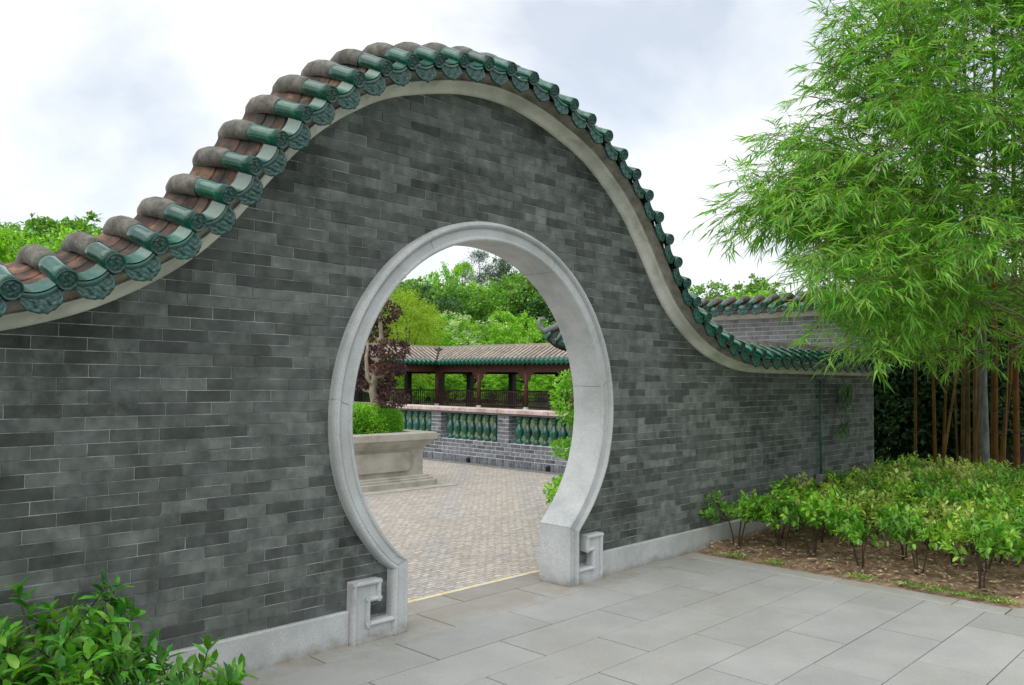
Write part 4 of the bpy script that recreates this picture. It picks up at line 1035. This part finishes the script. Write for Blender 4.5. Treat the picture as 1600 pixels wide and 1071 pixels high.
for px, d_, py_, lab in ((700, 44, 572, 'round green bush seen between the walkway columns'), (770, 43, 578, 'round green bush left of the right hand column'), (860, 40, 560, 'leafy bush at the right end of the walkway'), (640, 42, 580, 'green bush behind the burgundy tree'), (806, 46, 585, 'small bush deep behind the walkway railing')):
    tree('bright', px, d_+6, py_, lab, 'bushes behind the walkway', 'bush', 1.5)
G2 = 'treetops above the left end of the wall'
tree('bright', 30, 34, 350, 'bright green round treetop above the left tiles', G2, 'garden_tree', 1.0)
tree('bright', 85, 36, 338, 'bright green treetop in the middle of the group over the left tiles', G2, 'garden_tree', .95)
tree('broad', 135, 40, 338, 'mid green treetop beside the steep part of the tiles', G2, 'garden_tree', 1.0)
tree('broad', -30, 40, 340, 'darker treetop at the left edge of the photo', G2, 'garden_tree', 1.0)
tree('far', 60, 56, 328, 'hazy greyer treetop behind the bright ones on the left', G2, 'garden_tree', 1.3)
tree('far', 160, 60, 336, 'hazy treetop farthest right in the left group', G2, 'garden_tree', 1.1)
G3 = 'treetops above the wall on the right'
tree('broad', 1106, 52, 432, 'round treetop just right of the descending tiles', G3, 'garden_tree', 1.0)
tree('bright', 1136, 46, 445, 'yellow green treetop low over the back wall tiles', G3, 'garden_tree', 1.0)
tree('far', 1196, 60, 428, 'grey green treetop over the middle of the back wall', G3, 'garden_tree', .9)
tree('far', 1248, 64, 446, 'small treetop near the bamboo', G3, 'garden_tree', .8)
tree('far', 1330, 60, 470, 'treetop hidden behind the bamboo leaves', G3, 'garden_tree', 1.2)
def treeline(name, pts, h, m, n):
    g_ = np.random.default_rng(5); lb = []
    for (x, y, z) in pts: lb.append(((x, y, h*.45), (3.5, 3.5, h*g_.uniform(.42, .55))))
    obj(name, crown_mesh(name, 9, lb, n, .55, .32, m, spread=.7), kind='stuff', label='distant dark green wood closing off the garden')
treeline('woods', [tuple(at(px, 592, 108)) for px in range(-260, 1700, 45)], 7.5, l_dark, 40000)
treeline('woods', [tuple(at(px, 592, 62)) for px in range(560, 930, 40)], 3.6, l_dark, 12000)

# ------------------------------------------------------------------ shrubs in the planting bed
def shrub_mesh(seed, n, h, r, Ln, W, m, stems=3):
    g_ = np.random.default_rng(seed); b = MB(); tips = []
    for k in range(stems):
        a = 2*math.pi*k/stems+g_.uniform(-.5, .5); l = g_.uniform(.6, 1.0)
        base = np.array([.02*math.cos(a), .02*math.sin(a), -.03]); mid = np.array([r*.28*math.cos(a)*l, r*.28*math.sin(a)*l, h*.42]); 
        b.tube([base, (base+mid)/2+g_.normal(size=3)*.012, mid], [.0095, .0075, .006], 6, 0, False)
        for j in range(6):
            a2 = a+g_.uniform(-.9, .9); q = r*g_.uniform(.45, .98); tip = np.array([q*math.cos(a2), q*math.sin(a2), h*g_.uniform(.50, 1.0)*(1-.12*(q/r)**2)])
            b.tube([mid, (mid+tip)/2+g_.normal(size=3)*.02, tip], [.005, .004, .0025], 4, 0, False); tips.append((mid, tip))
    for _ in range(int(len(tips)*1.4)):
        i_ = g_.integers(len(tips)); mid, tip = tips[i_]; s0 = mid+(tip-mid)*g_.uniform(.3, .8); a2 = g_.uniform(0, 6.28)
        t2 = s0+np.array([math.cos(a2)*.12, math.sin(a2)*.12, g_.uniform(-.02, .12)]); tips.append((s0, t2))
    stem = b.mesh('stem', m_twig)
    per = max(3, n//len(tips)); P = []; D = []; Nn = []
    for s0, t2 in tips:
        ax = unit(t2-s0)
        for j in range(per):
            u = g_.uniform(.35, 1.05); a = j*2.4+g_.uniform(-.5, .5)
            side = unit(np.cross(ax, [math.cos(a), math.sin(a), .3])); P.append(s0+(t2-s0)*u+side*.006); dd = unit(side*.9+ax*.55+np.array([0, 0, .12])+g_.normal(size=3)*.2); D.append(dd)
            Nn.append(unit(np.array([0, 0, 1.0])+ax*.4+g_.normal(size=3)*.35))
    k = len(P); V, T = leafset(P, D, Nn, Ln*g_.uniform(.6, 1.25, k), W*g_.uniform(.65, 1.25, k), .18, 'ellip')
    return stem, npmesh('foliage', V, T, m, True)
SHR = [shrub_mesh(300+i, 760, .66, .40, .066, .031, l_shrub if i < 4 else l_shrubyel) for i in range(6)]
def shrub(x, y, v, sc, label, group, z=0.02):
    t_ = thing('shrub', label, 'shrub', (x, y, z), rnd.uniform(0, 6.28), group); t_.scale = (sc*rnd.uniform(.92, 1.1), sc*rnd.uniform(.92, 1.1), sc)
    obj('stem', SHR[v][0], t_); obj('foliage', SHR[v][1], t_, kind='stuff'); return t_
GS = 'low shrubs in the planting bed'
front = [(3.02, -.27, 0, .92, 'leafy shrub at the bed corner against the plinth of the wall'), (3.15, -.95, 1, 1.06, 'many stemmed front shrub second from the wall, with a small yellow sprout at its foot'),
         (3.05, -1.43, 2, .92, 'front row shrub with bare forked stem, third from the wall'), (3.12, -1.86, 3, .92, 'compact front row shrub fourth from the wall'),
         (2.95, -2.36, 1, .98, 'dense front row shrub nearest the kerb corner at the right'), (3.22, -.62, 3, .9, 'thin stemmed shrub set back between the first two front shrubs'),
         (3.38, -2.62, 2, 1.0, 'shrub just behind the kerb corner shrub at the right edge')]
for x, y, v, sc, lab in front: shrub(x, y, v, sc, lab, GS)
nb = 0
for i in range(13):
    for j in range(10):
        x = 3.72+i*.40+rnd.uniform(-.12, .12); y = -.30-.40*j+rnd.uniform(-.12, .12)
        px, py, z = proj((x, y, .5))
        if not (1000 < px < 1680): continue
        v = rnd.choice((0, 1, 2, 3, 4, 5, 4, 5)); sc = rnd.uniform(.74, .96)
        near_wall = y > -.55
        lab = 'leafy shrub in the back rows close along the brick wall' if near_wall else 'leafy shrub in the dense mass behind the front row of the bed'
        if x > 6.5 and not near_wall: lab = 'shrub at the far side of the bed near the bamboo stems'
        shrub(x, y, v, sc, lab, {'l': lab}['l'] and (GS if False else ('bed shrubs along the wall' if near_wall else ('far bed shrubs by the bamboo' if x > 6.5 else 'bed shrubs behind the front row'))), .04); nb += 1
# small weeds at the kerb and litter on the soil
n = 1500; P = np.c_[rng.uniform(2.68, 4.2, n), rng.uniform(-2.9, -.08, n), np.full(n, .035)]
P[:, 2] = .015+np.clip((P[:, 0]-2.6)*.12, 0, .05); 
keep = (P[:, 0]-2.66)*.6+(P[:, 1]+2.62)*.8 > .05; P = P[keep]; n = len(P)
a = rng.uniform(0, 6.28, n); V, T = leafset(P, np.c_[np.cos(a), np.sin(a), rng.uniform(-.1, .35, n)], np.c_[rng.normal(0, .4, (n, 2)), np.ones(n)], rng.uniform(.025, .07, n), rng.uniform(.01, .03, n), .2, 'ellip')
obj('leaf_litter', npmesh('leaf_litter', V, T, m_litter), kind='stuff', label='dry brown leaves scattered on the bare soil')
n = 700; P = np.c_[2.66+np.abs(rng.normal(0, .09, n)), rng.choice([-.42, -.78, -1.52, -1.9, -2.12, -2.36, -2.56], n)+rng.normal(0, .07, n), np.full(n, .02)]
a = rng.uniform(0, 6.28, n); V, T = leafset(P, np.c_[np.cos(a)*.7, np.sin(a)*.7, rng.uniform(.2, 1, n)], np.c_[rng.normal(0, .4, (n, 2)), np.ones(n)], rng.uniform(.015, .04, n), rng.uniform(.006, .014, n), .3, 'ellip')
obj('weeds', npmesh('weeds', V, T, l_shrub), kind='stuff', label='tiny green weeds along the kerb of the bed')

# ------------------------------------------------------------------ glossy bushes at the lower left, leaves as pieces
LEAF = []
for i in range(5):
    g_ = np.random.default_rng(900+i); V, T = leafset([(0, 0, 0)], [(1, 0, .0)], [(0, 0, 1)], [1.0], [.40+.05*g_.uniform(-1, 1)], g_.uniform(.1, .35), 'ellip'); LEAF.append(npmesh('leaf', V, T, m_bushleaf, True))
def leafy_bush(loc, h, r, n, seed, label, quota):
    g_ = np.random.default_rng(seed); t_ = thing('bush', label, 'bush', loc); b = MB(); tips = []
    for k in range(9):
        a = g_.uniform(0, 6.28); q = r*g_.uniform(.1, .5); mid = np.array([q*math.cos(a), q*math.sin(a), h*g_.uniform(.35, .5)]); b.tube([(q*.2*math.cos(a), q*.2*math.sin(a), -.03), mid*.55+g_.normal(size=3)*.01, mid], [.010, .008, .006], 6, 0, False)
        for j in range(5):
            a2 = a+g_.uniform(-1.3, 1.3); q2 = r*g_.uniform(.35, 1.0); tip = np.array([q2*math.cos(a2), q2*math.sin(a2), h*g_.uniform(.55, 1.0)*(1-.25*(q2/r)**2)]); b.tube([mid, (mid+tip)/2+g_.normal(size=3)*.02, tip], [.005, .004, .0025], 5, 0, False); tips.append((mid, tip))
    obj('stem', b.mesh('stem', m_twig), t_)
    P = []; D = []; Nn = []
    per = n//len(tips)
    for s0, t2 in tips:
        ax = unit(t2-s0)
        for j in range(per):
            u = 1.03-.75*(j/per)**1.3; a = j*2.4+g_.uniform(-.4, .4); side = unit(np.cross(ax, [math.cos(a), math.sin(a), .25]))
            P.append(s0+(t2-s0)*u); D.append(unit(side*.8+ax*(.75 if j < 4 else .4)+g_.normal(size=3)*.2)); Nn.append(unit(np.array([0, 0, 1.])+ax*.5+g_.normal(size=3)*.3))
    P = np.array(P); D = np.array(D); Nn = np.array(Nn); Ln = g_.uniform(.055, .098, len(P))
    W0 = P+np.array(loc); dpt = (W0-CAM)@fwd; near = np.argsort(dpt-1.2*P[:, 2])
    pick = near[:quota]; rest = near[quota:]
    for k in pick:
        o = obj('leaf', LEAF[k % 5], t_, tuple(P[k])); sd_ = unit(np.cross(D[k], Nn[k])); nz_ = np.cross(sd_, D[k])
        o.rotation_euler = Matrix((D[k], -sd_, nz_)).transposed().to_euler(); o.scale = (Ln[k],)*3
    if len(rest):
        V, T = leafset(P[rest], D[rest], Nn[rest], Ln[rest], Ln[rest]*.4, .2, 'ellip'); obj('foliage', npmesh('foliage', V, T, l_bush, True), t_, kind='stuff')
leafy_bush((-3.02, -.52, .02), .74, .46, 1100, 11, 'taller glossy green bush against the wall at the lower left corner', 260)
leafy_bush((-2.72, -.86, .02), .50, .34, 620, 12, 'lower bush with pale young shoots beside the granite plinth', 240)
leafy_bush((-3.28, -.98, .02), .62, .42, 800, 13, 'bush in the very corner, nearest the camera', 200)
leafy_bush((-3.75, -.5, .02), .70, .45, 800, 14, 'bush half cut off by the left edge, against the wall', 60)

# ------------------------------------------------------------------ bamboo
def culm_curve(base, top, bend, n=22):
    base = np.array(base, float); top = np.array(top, float)
    return [base+(top-base)*u+np.array(bend)*(u*u*(1-u)*2.2) for u in np.linspace(0, 1, n)]
def culm_mesh(pts, r, m, node=.32):
    b = MB(); P = []; Rr = []; L_ = 0; nxt = node*.6
    n = len(pts); d = np.r_[0, np.cumsum([np.linalg.norm(np.array(pts[i+1])-pts[i]) for i in range(n-1)])]; tot = d[-1]
    A_ = np.array(pts); f_ = lambda s: np.array([np.interp(s, d, A_[:, k]) for k in range(3)])
    s = 0
    while s < tot:
        rr = r*(1-.72*s/tot); P.append(f_(s)); Rr.append(rr*.97)
        e = min(s+node, tot)
        if e-s > .05: P.append(f_(e-.018)); Rr.append(rr*.95); P.append(f_(e-.007)); Rr.append(rr*1.16); P.append(f_(e-.001)); Rr.append(rr*.86)
        s = e
        if e >= tot: break
    b.tube(P, Rr, 9)
    for i_ in range(len(P)-1):
        if Rr[i_+1] > Rr[i_]*1.1 or (Rr[i_+1] < Rr[i_]*.9 and i_ > 0):
            for k_ in range(9): b.m[i_*9+k_] = 1
    return b.mesh('culm', m, m_node)
culms = []
def bamboo(px, depth, r, lean, label, m=m_culm, h=6.8):
    p = at(px, 715, depth); base = (float(p[0]), float(p[1]), 0.0)
    t_ = thing('bamboo', label, 'bamboo', base, 0, 'bamboo culms of the clump')
    dx, dy = lean; pts = culm_curve((0, 0, -.05), (dx, dy, h), (dx*.25, dy*.25, 0)); obj('culm', culm_mesh(pts, r, m), t_)
    culms.append((t_, np.array(base), np.array(pts), [])); return t_
toC = np.array([-.85, -.5])
bamboo(1430, 11.7, .023, (-.15, -.1), 'single slim bamboo culm standing alone nearest the end of the brick wall')
bamboo(1462, 11.5, .026, (-.55, -.1), 'left one of the close pair of bamboo culms', h=6.5)
bamboo(1470, 11.45, .022, (-.25, -.35), 'right one of the close pair of bamboo culms', h=6.3)
bamboo(1465, 11.8, .020, (.5, -.6), 'thin bamboo leaning right behind the close pair', h=5.5)
bamboo(1512, 12.2, .036, (-.2, -.1), 'brown bamboo culm in the shaded cluster left of the grey trunk', m_culmgreen)
bamboo(1523, 12.4, .034, (-.5, -.2), 'second shaded bamboo culm close left of the grey trunk', m_culmgreen)
bamboo(1503, 12.6, .030, (-.7, -.3), 'slanting shaded bamboo at the left of the dark cluster', m_culmgreen)
bamboo(1518, 12.0, .024, (.3, -.3), 'thin brown bamboo leaning right across the shaded cluster', m_culmgreen, 5.8)
bamboo(1497, 12.1, .018, (.4, .2), 'thin bamboo at the left edge of the shaded cluster', m_culmgreen, 5.2)
bamboo(1531, 12.8, .030, (.1, .1), 'brown bamboo culm tucked just behind the grey trunk', m_culmgreen, 6.2)
bamboo(1553, 11.6, .050, (-.25, -.15), 'thick orange bamboo culm immediately right of the grey trunk', h=7.5)
bamboo(1558, 11.9, .036, (.55, -.5), 'bamboo culm leaning right from behind the thick orange one', h=6.6)
bamboo(1566, 11.2, .014, (.1, -.1), 'thin short bamboo shoot between the two thick orange culms', h=3.0)
bamboo(1588, 11.8, .048, (-.3, -.1), 'thick orange bamboo culm at the right edge with a dark node', h=7.4)
bamboo(1625, 12.0, .045, (-.7, -.5), 'thick bamboo culm just beyond the right edge', h=7.0)
bamboo(1660, 10.5, .040, (-.9, -.5), 'bamboo culm outside the frame at the right', h=7.0)
gtk = at(1540, 715, 11.2)
gtree = thing('grey_tree', 'slim grey tree trunk standing upright among the orange bamboo culms', 'tree', (float(gtk[0]), float(gtk[1]), 0))
b = MB(); b.tube([(0, 0, -.05), (.005, 0, .7), (-.01, .01, 1.5), (-.03, 0, 2.4), (-.05, .05, 3.4)], [.056, .05, .047, .042, .02], 12); obj('trunk', b.mesh('trunk', m_greybark), gtree)
b = MB()
for a, z, l in ((0.4, 2.0, .9), (2.6, 2.3, .8), (4.4, 2.6, .9), (5.4, 1.8, 1.0)): b.tube([(-.02, 0, z), (.5*l*math.cos(a), .5*l*math.sin(a), z+.35), (l*math.cos(a), l*math.sin(a), z+.9)], [.018, .013, .005], 6)
obj('limb', b.mesh('limb', m_greybark), gtree)

BT = [(1122, 335, 8.5), (1135, 318, 8.4), (1152, 282, 8.7), (1170, 300, 8.5), (1192, 216, 9), (1205, 232, 8.8), (1215, 352, 8.3), (1182, 345, 8.5), (1232, 425, 8), (1262, 470, 7.9), (1278, 520, 7.7), (1300, 410, 8.2),
      (1243, 192, 9.2), (1262, 150, 9.3), (1268, 110, 9.3), (1285, 60, 9.4), (1292, 15, 9.5), (1270, 270, 8.9), (1245, 300, 8.8), (1322, 540, 7.5), (1345, 555, 7.4), (1335, 480, 7.8), (1395, 500, 7.9), (1240, 260, 8.9), (1220, 290, 8.8),
      (1300, 470, 7.7), (1310, 510, 7.6), (1372, 470, 7.6), (1390, 560, 8.6), (1290, 340, 8.3), (1255, 330, 8.5), (1270, 380, 8.2), (1355, 520, 8.3)]
g_ = np.random.default_rng(77)
BT += [(g_.uniform(1375, 1650), g_.uniform(430, 545), g_.uniform(9.3, 10.9)) for _ in range(26)]
BT += [(x+abs(g_.normal(0, 26)), y+g_.normal(0, 20), d+g_.uniform(-.3, .5)) for x, y, d in BT for _ in range(3) if y < 470 and (x < 1290 or y < 400) and x < 1372]
def okpt(x, y):
    left = np.interp(y, [-200, 0, 60, 130, 190, 230, 300, 340, 420, 480, 560], [1310, 1310, 1295, 1280, 1270, 1240, 1215, 1230, 1270, 1290, 1340])
    if x < left: return False
    if 1370 < x < 1490 and 325 < y < 405 and g_.random() < .8: return False
    if y > np.interp(x, [1300, 1400, 1450, 1500, 1600, 1700], [490, 480, 440, 400, 380, 380]): return False
    return True
while len(BT) < 440:
    x = g_.uniform(1200, 1720); y = g_.uniform(-260, 520)
    if okpt(x, y): BT.append((x, y, g_.uniform(7.0, 10.8)))
LP = []
for (px, py, dd) in BT:
    tip = at(px, py, dd)
    # nearest culm with enough height
    best = None
    for c in culms:
        if c[2][-1][2] < 3.2: continue
        top = c[1]+c[2]
        zi = np.clip(tip[2]-.15, 1.2, c[2][-1][2]-.15); i_ = np.argmin(abs(c[2][:, 2]-zi*.92)); s_ = c[1]+c[2][i_]; dist = np.linalg.norm(tip-s_)+g_.uniform(0, .8)
        if best is None or dist < best[0]: best = (dist, c, i_)
    best[1][3].append((c, best[2], tip))
for (t_, base, pts, lst) in culms:
    if not lst: continue
    br = MB(); P = []; D = []; Nn = []; Ln = []; W = []
    for (_, i_, tip) in lst:
        s_ = pts[i_]; e_ = tip-base; ln = np.linalg.norm(e_-s_); mid = (s_+e_)/2+np.array([0, 0, .16*ln])+g_.normal(size=3)*.08
        curve = [s_+(mid-s_)*u*2 if False else (1-u)**2*s_+2*u*(1-u)*mid+u*u*e_ for u in np.linspace(0, 1, 7)]
        br.tube(curve, [.011, .009, .008, .006, .005, .004, .002], 5, 0, False)
        A_ = np.array(curve)
        ns = int(10+ln*7.0); ns = min(ns, 26)
        for q in range(ns):
            u = 1-(q/ns)*min(.95, 1.35/ln+.25); u = u**1.0; k0_ = u*6; a_ = int(min(5, k0_)); c0 = A_[a_]+(A_[a_+1]-A_[a_])*(k0_-a_); ax = unit(A_[a_+1]-A_[a_])
            sd_ = unit(g_.normal(size=3)*[1, 1, .55]); o0 = c0+sd_*g_.uniform(.02, .12)
            sdir = unit(ax*.7+sd_*.8+np.array([0, 0, -.12])); sl = g_.uniform(.14, .34); tipb = o0+sdir*sl+np.array([0, 0, -.04])
            br.tube([c0, o0, tipb], [.0035, .003, .0012], 3, 0, False)
            nl = g_.integers(8, 13)
            for j in range(nl):
                v = .25+.75*j/nl; p = o0+(tipb-o0)*v; lat = unit(np.cross(sdir, [0, 0, 1.0])+1e-3)*(1 if j % 2 else -1)
                P.append(p); fwdb = .55+.5*v; D.append(unit(sdir*fwdb+lat*g_.uniform(.25, .95)+np.array([0, 0, g_.uniform(-.55, .12)])+g_.normal(size=3)*.12)); Nn.append(unit(np.array([0, 0, 1.])+g_.normal(size=3)*.45))
                L1 = g_.uniform(.10, .21); Ln.append(L1); W.append(L1*g_.uniform(.085, .125))
    V, T = leafset(P, D, Nn, Ln, W, g_.uniform(.05, .35, (len(P), 1)), 'lance')
    obj('branch', br.mesh('branch', m_twiggreen), t_); obj('foliage', npmesh('foliage', V, T, l_bamboo), t_, kind='stuff')
# two sprays of dark leaves hanging in front of the brick wall
for (px, z0, z1, lab, nl) in ((1322, 1.62, 1.18, 'dark leafy spray hanging below the coping on the brick wall', 90), (1312, 1.16, .86, 'small drooping leaf tuft lower on the brick wall', 45)):
    X_ = 6.02 if nl > 60 else 5.9
    t_ = thing('hanging_spray', lab, 'plant', (X_, -.10, z0)); b = MB(); b.tube([(0, .05, .06), (.02, -.03, -.1), (0, -.04, z1-z0+.1)], [.004, .003, .002], 5); obj('stem', b.mesh('stem', m_culmgreen), t_)
    g2 = np.random.default_rng(int(px)); P = np.c_[g2.normal(0, .07, nl), g2.uniform(-.08, .02, nl), g2.uniform(z1-z0+.12, 0, nl)]
    V, T = leafset(P, np.c_[g2.normal(0, .35, (nl, 2)), -np.ones(nl)], np.c_[g2.normal(0, .4, nl), -np.ones(nl), g2.normal(0, .4, nl)], g2.uniform(.10, .18, nl), g2.uniform(.016, .026, nl), .1, 'lance')
    obj('foliage', npmesh('foliage', V, T, l_dark), t_, kind='stuff')

# dark undergrowth behind the bamboo
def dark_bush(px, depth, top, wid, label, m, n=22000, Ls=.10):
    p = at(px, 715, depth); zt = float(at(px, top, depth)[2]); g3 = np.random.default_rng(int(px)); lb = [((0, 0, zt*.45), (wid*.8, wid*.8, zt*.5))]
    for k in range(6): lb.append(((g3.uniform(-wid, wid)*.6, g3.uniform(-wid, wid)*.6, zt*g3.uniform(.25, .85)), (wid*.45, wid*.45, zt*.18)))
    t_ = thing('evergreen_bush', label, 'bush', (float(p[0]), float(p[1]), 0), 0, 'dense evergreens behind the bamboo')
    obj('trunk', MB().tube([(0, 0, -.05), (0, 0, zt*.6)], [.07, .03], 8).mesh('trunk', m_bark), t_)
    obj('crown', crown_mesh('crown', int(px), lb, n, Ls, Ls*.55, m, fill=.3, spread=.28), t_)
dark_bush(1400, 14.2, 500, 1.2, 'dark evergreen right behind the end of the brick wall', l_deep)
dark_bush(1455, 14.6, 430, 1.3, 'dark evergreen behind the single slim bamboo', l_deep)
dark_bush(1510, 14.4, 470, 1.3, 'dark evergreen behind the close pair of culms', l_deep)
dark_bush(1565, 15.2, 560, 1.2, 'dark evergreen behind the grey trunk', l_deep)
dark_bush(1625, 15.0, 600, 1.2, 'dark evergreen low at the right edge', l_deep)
dark_bush(1590, 18.5, 450, 1.8, 'brighter leafy bush glimpsed between culms at the right edge', l_tree)
dark_bush(1690, 16.5, 420, 1.8, 'leafy bush beyond the right edge', l_tree)
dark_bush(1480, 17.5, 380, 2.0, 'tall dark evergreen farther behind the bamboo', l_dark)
# low wall with post glimpsed behind the culms at the right
p = at(1578, 690, 13.6)
t_ = thing('low_wall', 'low grey coped wall glimpsed behind the thick culms at the right edge', 'wall', (float(p[0]), float(p[1]), 0), R(-78))
obj('panel', MB().box(-1.2, 1.6, 0, .12, -.05, .78).mesh('panel', m_darkwood), t_); obj('coping', MB().cbox(-1.25, 1.65, -.05, .17, .78, .86, .01).mesh('coping', m_concrete), t_)
for xx in (-.55, .35, 1.2): obj('post', MB().cbox(xx-.06, xx+.06, -.03, .13, -.05, .93, .01).mesh('post', m_concrete), t_)
